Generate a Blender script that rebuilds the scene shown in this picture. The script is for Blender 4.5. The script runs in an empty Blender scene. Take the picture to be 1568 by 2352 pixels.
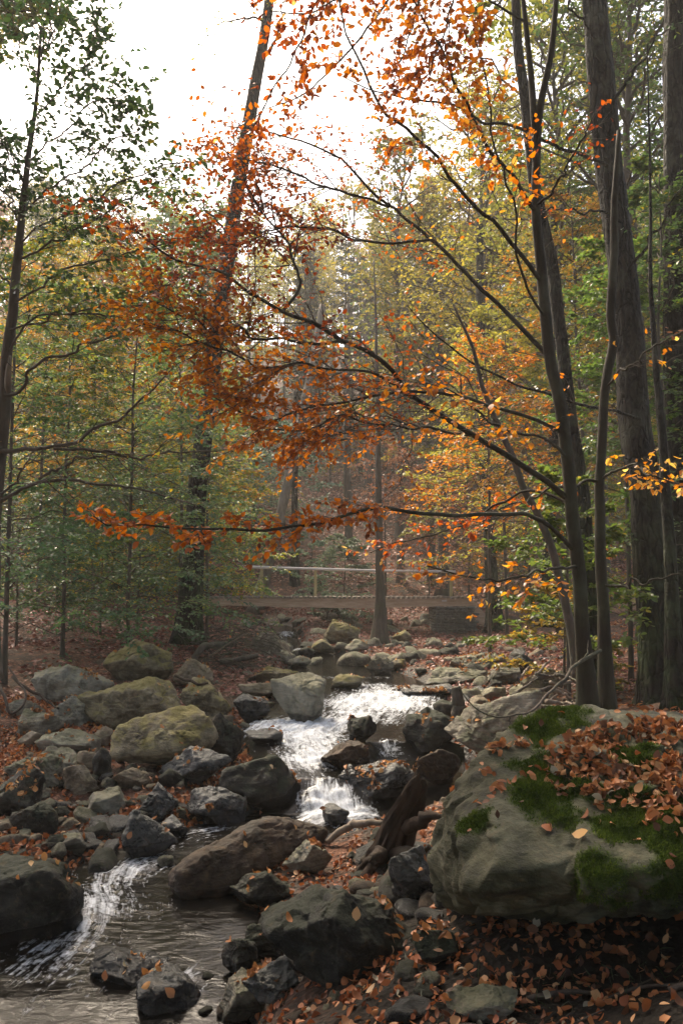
import bpy, bmesh, math
import numpy as np
from mathutils import Vector

R_ = math.radians
S = bpy.context.scene
COL = S.collection

# ------------------------------------------------------------------ camera, world, sun, exposure
EYE = 2.4; F = 2000.0; CX = 784.0; CY = 1176.0
TILT = math.atan(164.0 / F)
cd = bpy.data.cameras.new("camera"); cam = bpy.data.objects.new("camera", cd); COL.objects.link(cam)
cam.location = (0, 0, EYE); cam.rotation_euler = (math.pi / 2 + TILT, 0, 0)
cd.sensor_fit = 'VERTICAL'; cd.sensor_height = 36.0; cd.lens = 36.0 * F / 2352.0
cd.clip_start = 0.05; cd.clip_end = 2000
S.camera = cam

SUN_EL, SUN_AZ = 50.0, -28.0       # azimuth measured from +Y towards +X
w = bpy.data.worlds.new("World"); S.world = w; w.use_nodes = True
nt = w.node_tree; bg = nt.nodes["Background"]
sky = nt.nodes.new("ShaderNodeTexSky"); sky.sky_type = 'NISHITA'; sky.sun_disc = False
sky.sun_elevation = R_(SUN_EL); sky.sun_rotation = R_(SUN_AZ)
sky.air_density = 0.8; sky.dust_density = 3.0; sky.ozone_density = 1.0
tint = nt.nodes.new("ShaderNodeMix"); tint.data_type = 'RGBA'; tint.blend_type = 'MULTIPLY'; tint.inputs[0].default_value = 1.0; tint.inputs[7].default_value = (1.0, .93, .81, 1)
nt.links.new(sky.outputs[0], tint.inputs[6]); nt.links.new(tint.outputs[2], bg.inputs[0]); bg.inputs[1].default_value = 0.15
sd = bpy.data.lights.new("sun", 'SUN'); sd.energy = 2.2; sd.angle = R_(14); sd.color = (1.0, 0.87, 0.68)
so = bpy.data.objects.new("sun", sd); COL.objects.link(so)
_d = Vector((math.sin(R_(SUN_AZ)) * math.cos(R_(SUN_EL)), math.cos(R_(SUN_AZ)) * math.cos(R_(SUN_EL)), math.sin(R_(SUN_EL))))
so.rotation_euler = (-_d).to_track_quat('-Z', 'Y').to_euler()
vs = S.view_settings; vs.view_transform = 'Standard'; vs.look = 'None'; vs.gamma = 1.0; vs.exposure = 2.0
S.render.engine = 'CYCLES'
S.cycles.max_bounces = 8; S.cycles.diffuse_bounces = 4; S.cycles.glossy_bounces = 3
S.cycles.transmission_bounces = 5; S.cycles.transparent_max_bounces = 8
S.cycles.use_denoising = True

# ------------------------------------------------------------------ numpy helpers
def rg(seed): return np.random.default_rng(seed)
def nrm(v): return v / np.maximum(np.linalg.norm(v, axis=-1, keepdims=True), 1e-9)
def sstep(x, a, b):
    t = np.clip((x - a) / (b - a), 0, 1); return t * t * (3 - 2 * t)
def vnoise(P, seed=0):
    P = np.asarray(P, float); i = np.floor(P).astype(np.int64); f = P - i; u = f * f * (3 - 2 * f)
    out = 0
    for a in (0, 1):
        for b in (0, 1):
            for c in (0, 1):
                h = ((i[..., 0] + a) * 374761393 + (i[..., 1] + b) * 668265263 + (i[..., 2] + c) * 1442695041 + seed * 974634721) & 0xffffffff
                h = ((h ^ (h >> 13)) * 1274126177) & 0xffffffff
                h = ((h ^ (h >> 16)) * 2246822519) & 0xffffffff
                h = (h ^ (h >> 15)) & 0xffffff
                wgt = (u[..., 0] if a else 1 - u[..., 0]) * (u[..., 1] if b else 1 - u[..., 1]) * (u[..., 2] if c else 1 - u[..., 2])
                out = out + wgt * (h / 8388607.5 - 1.0)
    return out
def fbm(P, seed=0, o=4, g=0.5):
    s = 0; a = 1.0; P = np.asarray(P, float)
    for k in range(o):
        s = s + a * vnoise(P, seed + k * 17); P = P * 2.03 + 3.1; a *= g
    return s

# pixel (of the photograph at 1568 wide) + depth along Y  <->  world
_ct, _st = math.cos(TILT), math.sin(TILT)
def ray(px, py):
    u = (px - CX) / F; v = (CY - py) / F
    return np.array([u, _ct - v * _st, _st + v * _ct])
def P3(px, py, d):
    r = ray(px, py); r = r * (d / r[1]); return np.array([r[0], r[1], EYE + r[2]])

# ------------------------------------------------------------------ object helpers
def mk(name, V, FS, mat, parent=None, attrs=None, smooth=True, vattrs=None, link=True):
    V = np.asarray(V, np.float32).reshape(-1, 3)
    FS = [np.asarray(f, np.int32) for f in FS if len(f)]
    me = bpy.data.meshes.new(name)
    me.vertices.add(len(V)); me.vertices.foreach_set("co", V.ravel())
    li = np.concatenate([f.ravel() for f in FS]); tot = np.concatenate([np.full(len(f), f.shape[1], np.int32) for f in FS])
    st = np.concatenate([[0], np.cumsum(tot)[:-1]]).astype(np.int32)
    me.loops.add(len(li)); me.loops.foreach_set("vertex_index", li)
    me.polygons.add(len(tot)); me.polygons.foreach_set("loop_start", st)
    me.polygons.foreach_set("use_smooth", np.full(len(tot), smooth, bool))
    me.update(calc_edges=True)
    for k, a in (attrs or {}).items():
        at = me.attributes.new(k, 'FLOAT', 'FACE'); at.data.foreach_set("value", np.asarray(a, np.float32))
    for k, a in (vattrs or {}).items():
        a = np.asarray(a, np.float32)
        if a.ndim == 2:
            at = me.attributes.new(k, 'FLOAT_VECTOR', 'POINT'); at.data.foreach_set("vector", a.ravel())
        else:
            at = me.attributes.new(k, 'FLOAT', 'POINT'); at.data.foreach_set("value", a)
    if mat: me.materials.append(mat)
    o = bpy.data.objects.new(name, me); COL.objects.link(o)
    if parent is not None: o.parent = parent
    return o
def tag(o, label=None, cat=None, group=None, kind=None):
    if label: o["label"] = label
    if cat: o["category"] = cat
    if group: o["group"] = group
    if kind: o["kind"] = kind
    return o
def thing(name, label, cat, loc=(0, 0, 0), group=None):
    o = bpy.data.objects.new(name, None); o.empty_display_size = 0.1; COL.objects.link(o)
    o.location = tuple(float(c) for c in loc); tag(o, label, cat, group); return o
def copy_thing(root, loc, rz=0.0, sc=1.0, label=None, group=None):
    r = root.copy(); COL.objects.link(r); r.location = tuple(float(c) for c in loc); r.rotation_euler = (0, 0, rz); r.scale = (sc, sc, sc)
    if label: r["label"] = label
    if group: r["group"] = group
    for ch in root.children:
        c = ch.copy(); COL.objects.link(c); c.parent = r
    return r
class Acc:                                    # gathers geometry of one part
    def __init__(s): s.V = []; s.F = []; s.n = 0; s.a = []
    def add(s, V, FS, hue=None):
        for f in FS:
            s.F.append(np.asarray(f) + s.n)
        s.V.append(np.asarray(V, np.float32).reshape(-1, 3)); s.n += len(s.V[-1])
        if hue is not None: s.a.append(hue)
    def build(s, name, mat, parent=None, off=None, smooth=True):
        V = np.concatenate(s.V)
        if off is not None: V = V - np.asarray(off, np.float32)
        q = [f for f in s.F if f.shape[1] == 4]; t = [f for f in s.F if f.shape[1] == 3]
        FS = ([np.concatenate(q)] if q else []) + ([np.concatenate(t)] if t else [])
        at = {"hue": np.concatenate(s.a)} if s.a else None
        return mk(name, V, FS, mat, parent, at, smooth)

def tubes(P, R, k=5, cap=True):
    """P (m,n,3) paths, R (m,n) radii -> verts, [quads, tris]"""
    P = np.asarray(P, float); R = np.asarray(R, float)
    if P.ndim == 2: P = P[None]; R = R[None]
    m, n, _ = P.shape
    T = nrm(np.gradient(P, axis=1))
    mean = nrm(T.mean(1)); ref = np.where(np.abs(mean[:, 2:3]) > 0.8, np.array([[1.0, 0.13, 0]]), np.array([[0.05, 0.1, 1.0]]))
    U = nrm(np.cross(T, ref[:, None, :])); W = np.cross(T, U)
    a = np.arange(k) * 2 * math.pi / k
    V = P[:, :, None, :] + R[:, :, None, None] * (U[:, :, None, :] * np.cos(a)[None, None, :, None] + W[:, :, None, :] * np.sin(a)[None, None, :, None])
    idx = np.arange(m * n * k).reshape(m, n, k)
    A = idx[:, :-1, :]; B = idx[:, 1:, :]
    q = np.stack([A, np.roll(A, -1, 2), np.roll(B, -1, 2), B], -1).reshape(-1, 4)
    fs = [q]
    if cap and k > 2:
        e = idx[:, -1, :]; s0 = idx[:, 0, :]
        fs.append(np.concatenate([np.stack([e[:, 0], e[:, i], e[:, i + 1]], -1) for i in range(1, k - 1)] + [np.stack([s0[:, 0], s0[:, i + 1], s0[:, i]], -1) for i in range(1, k - 1)]))
    return V.reshape(-1, 3), fs
def smooth_path(pts, n):
    pts = np.asarray(pts, float)
    if len(pts) == 2: return pts[0] + (pts[1] - pts[0]) * np.linspace(0, 1, n)[:, None]
    ext = np.vstack([2 * pts[0] - pts[1], pts, 2 * pts[-1] - pts[-2]])
    L = np.concatenate([[0], np.cumsum(np.linalg.norm(np.diff(pts, axis=0), axis=1))]); u = np.linspace(0, L[-1], n)
    i = np.clip(np.searchsorted(L, u, side='right') - 1, 0, len(pts) - 2); t = ((u - L[i]) / np.maximum(L[i + 1] - L[i], 1e-9))[:, None]
    p0, p1, p2, p3 = ext[i], ext[i + 1], ext[i + 2], ext[i + 3]
    return 0.5 * ((2 * p1) + (-p0 + p2) * t + (2 * p0 - 5 * p1 + 4 * p2 - p3) * t * t + (-p0 + 3 * p1 - 3 * p2 + p3) * t ** 3)
def at_t(P, t):
    m, n, _ = P.shape; x = np.clip(t, 0, 0.9999) * (n - 1); i = x.astype(int); f = (x - i)[..., None]
    r = np.arange(m)[:, None]; A = P[r, i]; B = P[r, i + 1]
    return A + (B - A) * f, nrm(B - A)
def offshoots(P, per, t0, t1, ln, ang, g, flat=0.7, droop=0.0, npts=5, up=0.0, taper=0.55):
    m = P.shape[0]; t = t0 + (t1 - t0) * (np.arange(per)[None, :] + g.random((m, per))) / per
    X, T = at_t(P, t)
    side = nrm(np.cross(T, [0, 0, 1.0]) + 1e-6)
    sg = np.where((np.arange(per)[None, :] + g.integers(0, 2, (m, 1))) % 2 == 0, 1.0, -1.0)[..., None]
    oth = np.cross(side, T)
    side = nrm(side * sg + oth * g.normal(0, 1, (m, per, 1)) * (1 - flat) * 1.6)
    a = ang * g.uniform(0.7, 1.3, (m, per, 1))
    D = nrm(T * np.cos(a) + side * np.sin(a) + np.array([0, 0, up]))
    L = (np.asarray(ln) if np.ndim(ln) else np.full(m, ln))[:, None] * (1 - taper * t) * g.uniform(0.6, 1.25, (m, per))
    s = np.linspace(0, 1, npts)
    C = X[:, :, None, :] + D[:, :, None, :] * (L[..., None] * s)[..., None]
    bend = (T * 0.25 + g.normal(0, 0.13, (m, per, 3)))[:, :, None, :] * (L[..., None] * s ** 2)[..., None]
    C = C + bend + np.array([0, 0, 1.0]) * (-droop * L[..., None] * s ** 2)[..., None]
    C[:, :, 1:-1] += g.normal(0, 0.025, (m, per, npts - 2, 3)) * L[..., None, None]
    return C.reshape(m * per, npts, 3), L.reshape(-1)
def leaf_pts(P, per, t0, t1, g, out=0.8):
    m = P.shape[0]; t = t0 + (t1 - t0) * (np.arange(per)[None, :] + g.random((m, per))) / per
    X, T = at_t(P, t); side = nrm(np.cross(T, [0, 0, 1.0]) + 1e-6)
    sg = np.where((np.arange(per)[None, :]) % 2 == 0, 1.0, -1.0)[..., None]
    D = nrm(T * 0.7 + side * sg * out + g.normal(0, 0.3, (m, per, 3)))
    return X.reshape(-1, 3), D.reshape(-1, 3)
def leaves(X, D, N, size, hue, full=False, curl=None, g=None, wd=0.62):
    """leaf blades; size (n,), D along the midrib, N rough normal"""
    n = len(X); D = nrm(D); B = nrm(np.cross(N, D)); N = np.cross(D, B); s = np.asarray(size)[:, None] * np.ones((n, 1))
    if not full:
        h = s * wd * 0.5
        V = np.stack([X, X + D * s * .5 + B * h + N * h * .35, X + D * s, X + D * s * .5 - B * h + N * h * .35], 1)
        i = np.arange(n)[:, None] * 4
        t = np.concatenate([i + [0, 2, 1], i + [0, 3, 2]], 1).reshape(-1, 3)
        return V.reshape(-1, 3), [t], np.repeat(hue, 2)
    c = np.zeros(n) if curl is None else curl
    c = c[:, None]; fold = (g.uniform(-0.35, 0.95, (n, 1)) if g is not None else 0.3)
    def st(t, wv):
        # arc along the midrib with curl c (radians over the blade)
        th = c * t; k = np.where(np.abs(c) < 1e-3, 1e-3, c)
        mid = X + D * s * np.sin(k * t) / k + N * s * (1 - np.cos(k * t)) / k
        n2 = N * np.cos(th) - D * np.sin(th); h = s * wd * .5 * wv
        lift = n2 * h * fold
        return mid + B * h + lift, mid, mid - B * h + lift
    b = st(0.0, 0)[1]; L1, M1, R1 = st(.22, .78); L2, M2, R2 = st(.48, 1.0); L3, M3, R3 = st(.78, .62); e = st(1.0, 0)[1]
    V = np.stack([b, L1, M1, R1, L2, M2, R2, L3, M3, R3, e], 1)
    f = np.array([[0, 2, 1], [0, 3, 2], [1, 2, 5], [1, 5, 4], [2, 3, 6], [2, 6, 5], [4, 5, 8], [4, 8, 7], [5, 6, 9], [5, 9, 8], [7, 8, 10], [8, 9, 10]])
    t = (np.arange(n)[:, None, None] * 11 + f[None]).reshape(-1, 3)
    return V.reshape(-1, 3), [t], np.repeat(hue, 12)

# ------------------------------------------------------------------ materials
def mat_new(name):
    m = bpy.data.materials.new(name); m.use_nodes = True; m.node_tree.nodes.clear(); return m, m.node_tree
def N_(t, typ, **kw):
    n = t.nodes.new(typ)
    for k, v in kw.items():
        if k.startswith("i_"): n.inputs[k[2:].replace("_", " ")].default_value = v
        else: setattr(n, k, v)
    return n
def ramp(t, stops, fac=None):
    r = t.nodes.new("ShaderNodeValToRGB"); e = r.color_ramp.elements
    while len(e) < len(stops): e.new(0.5)
    for el, (p, c) in zip(e, stops): el.position = p; el.color = (c[0], c[1], c[2], 1) if np.ndim(c) else (c, c, c, 1)
    if fac is not None: t.links.new(fac, r.inputs[0])
    return r
def noise(t, scale, detail=5, rough=0.6, vec=None, dist=0.0):
    n = t.nodes.new("ShaderNodeTexNoise"); n.inputs["Scale"].default_value = scale; n.inputs["Detail"].default_value = detail
    n.inputs["Roughness"].default_value = rough; n.inputs["Distortion"].default_value = dist
    if vec is not None: t.links.new(vec, n.inputs["Vector"])
    return n
def math_(t, op, a, b=None, clamp=False):
    n = t.nodes.new("ShaderNodeMath"); n.operation = op; n.use_clamp = clamp
    for k, x in enumerate((a, b)):
        if x is None: continue
        if isinstance(x, (int, float)): n.inputs[k].default_value = x
        else: t.links.new(x, n.inputs[k])
    return n.outputs[0]
def mixc(t, f, a, b, mode='MIX'):
    n = t.nodes.new("ShaderNodeMix"); n.data_type = 'RGBA'; n.blend_type = mode
    for s, x in ((n.inputs[0], f), (n.inputs[6], a), (n.inputs[7], b)):
        if isinstance(x, (int, float)): s.default_value = x
        elif isinstance(x, tuple): s.default_value = (*x, 1)
        else: t.links.new(x, s)
    return n.outputs[2]
def mapping(t, vec, sc=(1, 1, 1), rot=(0, 0, 0)):
    n = t.nodes.new("ShaderNodeMapping"); n.inputs["Scale"].default_value = sc; n.inputs["Rotation"].default_value = rot
    t.links.new(vec, n.inputs["Vector"]); return n.outputs[0]

def leaf_mat(name, stops, trans=0.45, rough=0.42, spec=0.4):
    m, t = mat_new(name); L = t.links
    a = N_(t, "ShaderNodeAttribute", attribute_name="hue")
    r = ramp(t, stops, a.outputs["Fac"])
    oi = N_(t, "ShaderNodeObjectInfo"); hs = N_(t, "ShaderNodeHueSaturation")
    L.new(math_(t, 'ADD', math_(t, 'MULTIPLY', oi.outputs["Random"], 0.03), 0.485), hs.inputs["Hue"])
    L.new(math_(t, 'ADD', math_(t, 'MULTIPLY', oi.outputs["Random"], 0.35), 0.82), hs.inputs["Value"])
    L.new(r.outputs[0], hs.inputs["Color"])
    p = N_(t, "ShaderNodeBsdfPrincipled"); p.inputs["Roughness"].default_value = rough; p.inputs["Specular IOR Level"].default_value = spec
    L.new(hs.outputs[0], p.inputs["Base Color"])
    tr = N_(t, "ShaderNodeBsdfTranslucent"); g2 = N_(t, "ShaderNodeHueSaturation"); g2.inputs["Saturation"].default_value = 1.08; g2.inputs["Value"].default_value = 1.5
    L.new(hs.outputs[0], g2.inputs["Color"]); L.new(g2.outputs[0], tr.inputs["Color"])
    mx = N_(t, "ShaderNodeMixShader"); mx.inputs[0].default_value = trans
    L.new(p.outputs[0], mx.inputs[1]); L.new(tr.outputs[0], mx.inputs[2])
    o = N_(t, "ShaderNodeOutputMaterial"); L.new(mx.outputs[0], o.inputs[0]); return m
M = {}
M['orange'] = leaf_mat("copper beech leaf", [(0, (.12, .036, .016)), (.3, (.32, .090, .024)), (.65, (.47, .158, .034)), (.88, (.57, .28, .06)), (1, (.66, .45, .14))], .55, .4, .45)
M['green'] = leaf_mat("green leaf", [(0, (.03, .06, .026)), (.5, (.06, .105, .034)), (.85, (.12, .18, .04)), (1, (.30, .24, .03))], .4, .36, .5)
M['hedge'] = leaf_mat("mixed hornbeam leaf", [(0, (.055, .105, .052)), (.45, (.105, .165, .055)), (.7, (.23, .25, .045)), (.86, (.42, .30, .045)), (1, (.40, .15, .02))], .45, .46, .35)
M['gold'] = leaf_mat("golden autumn leaf", [(0, (.09, .10, .03)), (.4, (.25, .18, .04)), (.75, (.35, .185, .035)), (1, (.30, .10, .025))], .48)
M['ygreen'] = leaf_mat("yellow green leaf", [(0, (.06, .08, .025)), (.5, (.17, .17, .035)), (1, (.34, .27, .05))], .5)
M['teal'] = leaf_mat("pale sapling leaf", [(0, (.07, .12, .08)), (.6, (.14, .20, .12)), (1, (.24, .28, .11))], .35, .4)
M['lime'] = leaf_mat("lime leaf", [(0, (.06, .105, .025)), (.6, (.115, .17, .032)), (1, (.30, .25, .05))], .5)
M['needle'] = leaf_mat("dark conifer spray", [(0, (.012, .025, .018)), (1, (.03, .05, .03))], .15)
M['russet'] = leaf_mat("russet twig leaf", [(0, (.14, .06, .035)), (.6, (.26, .12, .06)), (1, (.40, .22, .09))], .4)
M['litter'] = leaf_mat("fallen beech leaf", [(0, (.05, .028, .018)), (.25, (.15, .066, .032)), (.5, (.32, .115, .040)), (.75, (.46, .20, .075)), (.93, (.54, .33, .16)), (1, (.34, .32, .24))], .15, .5, .2)
M['litter_far'] = leaf_mat("fallen leaf on the slope", [(0, (.10, .04, .028)), (.5, (.22, .09, .06)), (1, (.38, .19, .13))], .1, .5, .3)

def bark(name, c1, c2, moss=0.0, sc=14.0, plates=0.0):
    m, t = mat_new(name); L = t.links
    tc = N_(t, "ShaderNodeTexCoord"); v = mapping(t, tc.outputs["Object"], (1, 1, .22))
    n1 = noise(t, sc, 8, .65, v); n2 = noise(t, 2.2, 4, .6, tc.outputs["Object"]); n3 = noise(t, sc * 5, 4, .6, v)
    col = ramp(t, [(.3, c1), (.7, c2)], n1.outputs[0]).outputs[0]
    vv = N_(t, "ShaderNodeTexVoronoi", feature='DISTANCE_TO_EDGE'); vv.inputs["Scale"].default_value = sc * .9; vw = N_(t, "ShaderNodeVectorMath", operation='ADD'); wv = noise(t, 6, 3, .5, tc.outputs["Object"])
    wsc = N_(t, "ShaderNodeVectorMath", operation='SCALE'); wsc.inputs["Scale"].default_value = .08; L.new(wv.outputs["Color"], wsc.inputs[0]); L.new(v, vw.inputs[0]); L.new(wsc.outputs[0], vw.inputs[1]); L.new(vw.outputs[0], vv.inputs["Vector"])
    plate = ramp(t, [(0, 0), (.22, 1)], vv.outputs["Distance"]).outputs[0]
    if plates: col = mixc(t, math_(t, 'MULTIPLY', math_(t, 'SUBTRACT', 1.0, plate), plates), col, tuple(c * .35 for c in c1))
    col = mixc(t, math_(t, 'MULTIPLY', ramp(t, [(.5, 0), (.65, 1)], n2.outputs[0]).outputs[0], .5), col, (.095, .092, .066))
    if moss:
        sx = N_(t, "ShaderNodeSeparateXYZ"); L.new(tc.outputs["Object"], sx.inputs[0])
        low = ramp(t, [(0.0, 1), (1, 0)], math_(t, 'DIVIDE', sx.outputs[2], 3.0, True)).outputs[0]
        f = math_(t, 'MULTIPLY', math_(t, 'MULTIPLY', low, moss), ramp(t, [(.4, 0), (.6, 1)], n2.outputs[0]).outputs[0])
        col = mixc(t, f, col, (.035, .06, .018))
    p = N_(t, "ShaderNodeBsdfPrincipled"); p.inputs["Roughness"].default_value = .85; p.inputs["Specular IOR Level"].default_value = .25
    L.new(col, p.inputs["Base Color"])
    b = N_(t, "ShaderNodeBump"); b.inputs["Strength"].default_value = .9; b.inputs["Distance"].default_value = .02
    L.new(math_(t, 'ADD', math_(t, 'ADD', n1.outputs[0], math_(t, 'MULTIPLY', plate, plates * 1.5)), math_(t, 'MULTIPLY', n3.outputs[0], .4)), b.inputs["Height"]); L.new(b.outputs[0], p.inputs["Normal"])
    o = N_(t, "ShaderNodeOutputMaterial"); L.new(p.outputs[0], o.inputs[0]); return m
M['bark_dark'] = bark("dark furrowed bark", (.012, .009, .007), (.038, .031, .023), .8, 16, .9)
M['bark_beech'] = bark("smooth beech bark", (.020, .016, .011), (.048, .039, .026), .3, 9)
M['bark_grey'] = bark("grey brown bark", (.055, .042, .034), (.13, .105, .085), .35, 12)
M['bark_pale'] = bark("pale dead bark", (.13, .10, .075), (.27, .22, .17), 0, 12)
M['twig'] = bark("twig bark", (.045, .033, .026), (.10, .078, .062), 0, 30)
M['rotten'] = bark("rotten wood", (.010, .007, .005), (.055, .032, .019), 0, 9)

def rock_mat(name, c1, c2, c3, moss=(.05, .075, .02), mossy=.5, wet=0.0, strata=.4, sc=1.0, attr=False):
    m, t = mat_new(name); L = t.links
    tc = N_(t, "ShaderNodeTexCoord"); oi = N_(t, "ShaderNodeObjectInfo")
    va = N_(t, "ShaderNodeVectorMath", operation='ADD'); L.new(tc.outputs["Object"], va.inputs[0])
    sh = N_(t, "ShaderNodeVectorMath", operation='SCALE'); sh.inputs[0].default_value = (13, 7, 5); L.new(oi.outputs["Random"], sh.inputs["Scale"]); L.new(sh.outputs[0], va.inputs[1])
    v = va.outputs[0]
    big = noise(t, 2.6 * sc, 6, .62, v, .4); mid = noise(t, 9 * sc, 8, .7, v, .3); fine = noise(t, 46 * sc, 6, .7, v)
    grain = noise(t, 150 * sc, 3, .6, v)
    band = noise(t, 5 * sc, 5, .6, mapping(t, v, (1.0, 1.0, 6.0), (.45, .3, 0)), .8)
    col = ramp(t, [(.37, tuple(c * .7 for c in c1)), (.49, c2), (.62, c3)], math_(t, 'ADD', math_(t, 'MULTIPLY', big.outputs[0], .55), math_(t, 'MULTIPLY', mid.outputs[0], .45))).outputs[0]
    col = mixc(t, math_(t, 'MULTIPLY', ramp(t, [(.40, 1), (.55, 0)], band.outputs[0]).outputs[0], strata), col, mixc(t, .6, col, (.03, .026, .02)))
    col = mixc(t, math_(t, 'MULTIPLY', ramp(t, [(.62, 0), (.72, 1)], fine.outputs[0]).outputs[0], .35), col, (.36, .34, .27))
    col = mixc(t, math_(t, 'MULTIPLY', ramp(t, [(.57, 0), (.66, 1)], mid.outputs[0]).outputs[0], .3), col, (.20, .13, .07))
    rough = ramp(t, [(.3, .5 if not wet else .16 + .3 * (wet < .8)), (.7, .85 if not wet else .42 + .35 * (wet < .8))], mid.outputs[0]).outputs[0]
    if mossy:
        ge = N_(t, "ShaderNodeNewGeometry"); sx = N_(t, "ShaderNodeSeparateXYZ"); L.new(ge.outputs["Normal"], sx.inputs[0])
        mn = noise(t, 3.4 * sc, 7, .68, v, .2)
        f = math_(t, 'ADD', math_(t, 'MULTIPLY', sx.outputs[2], .28), mn.outputs[0])
        f = math_(t, 'MULTIPLY', ramp(t, [(.60, 0), (.74, 1)], f).outputs[0], mossy)
        if attr:
            am = N_(t, "ShaderNodeAttribute", attribute_name="moss"); f = math_(t, 'MULTIPLY', ramp(t, [(.2, 0), (.85, 1)], math_(t, 'ADD', am.outputs["Fac"], math_(t, 'ADD', math_(t, 'MULTIPLY', math_(t, 'SUBTRACT', mid.outputs[0], .5), 1.3), math_(t, 'MULTIPLY', math_(t, 'SUBTRACT', fine.outputs[0], .5), .9)))).outputs[0], mossy)
        mc = mixc(t, fine.outputs[0], moss, tuple(c * 2.3 for c in moss))
        col = mixc(t, f, col, mc)
        rough = mixc(t, f, rough, (.95, .95, .95))
    dm = N_(t, "ShaderNodeAttribute", attribute_name="damp"); df = ramp(t, [(.25, 0), (.6, 1)], math_(t, 'ADD', dm.outputs["Fac"], math_(t, 'MULTIPLY', math_(t, 'SUBTRACT', mid.outputs[0], .5), .6))).outputs[0]
    dk = N_(t, "ShaderNodeHueSaturation"); dk.inputs["Value"].default_value = .38; dk.inputs["Saturation"].default_value = 1.1; L.new(col, dk.inputs["Color"]); col = mixc(t, df, col, dk.outputs[0]); rough = mixc(t, df, rough, (.17, .17, .17))
    p = N_(t, "ShaderNodeBsdfPrincipled"); L.new(col, p.inputs["Base Color"]); L.new(rough, p.inputs["Roughness"])
    p.inputs["Specular IOR Level"].default_value = .5 if wet > .8 else .25
    b = N_(t, "ShaderNodeBump"); b.inputs["Strength"].default_value = 1.0; b.inputs["Distance"].default_value = .03
    L.new(math_(t, 'ADD', math_(t, 'ADD', math_(t, 'MULTIPLY', mid.outputs[0], .7), math_(t, 'MULTIPLY', band.outputs[0], .6 * strata + .2)), math_(t, 'ADD', math_(t, 'MULTIPLY', fine.outputs[0], .4), math_(t, 'MULTIPLY', grain.outputs[0], .12))), b.inputs["Height"])
    L.new(b.outputs[0], p.inputs["Normal"])
    o = N_(t, "ShaderNodeOutputMaterial"); L.new(p.outputs[0], o.inputs[0]); return m
M['r_olive'] = rock_mat("olive weathered rock", (.065, .050, .032), (.165, .136, .085), (.34, .29, .19), (.14, .12, .03), .55, 0, .4)
M['r_tan'] = rock_mat("tan rock", (.13, .10, .07), (.24, .185, .13), (.36, .30, .22), (.08, .08, .03), .25, 0, .5)
M['r_grey'] = rock_mat("grey green schist", (.09, .077, .055), (.19, .166, .122), (.33, .30, .235), (.05, .065, .025), .4, 0, .6)
M['r_dark'] = rock_mat("dark damp rock", (.009, .0082, .0065), (.024, .021, .016), (.066, .058, .044), (.02, .032, .012), .35, .6, .5)
M['r_wet'] = rock_mat("wet blue grey rock", (.015, .0145, .014), (.038, .037, .034), (.09, .087, .08), (.03, .04, .02), .15, 1.0, .5)
M['r_brown'] = rock_mat("brown gritty boulder", (.018, .011, .007), (.046, .028, .018), (.105, .068, .044), (.05, .045, .02), .15, .5, .2)
M['r_light'] = rock_mat("pale boulder with ochre stain", (.13, .12, .095), (.25, .235, .185), (.38, .35, .28), (.12, .11, .05), .45, 0, .3)
M['r_boulder'] = rock_mat("mossy grey green boulder", (.026, .024, .013), (.076, .074, .038), (.20, .19, .125), (.036, .052, .010), .95, 0, .5, .9, True)
M['r_moss'] = rock_mat("dark mossy boulder", (.010, .010, .008), (.022, .022, .017), (.045, .044, .034), (.011, .016, .006), .5, .5, .4)

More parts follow.
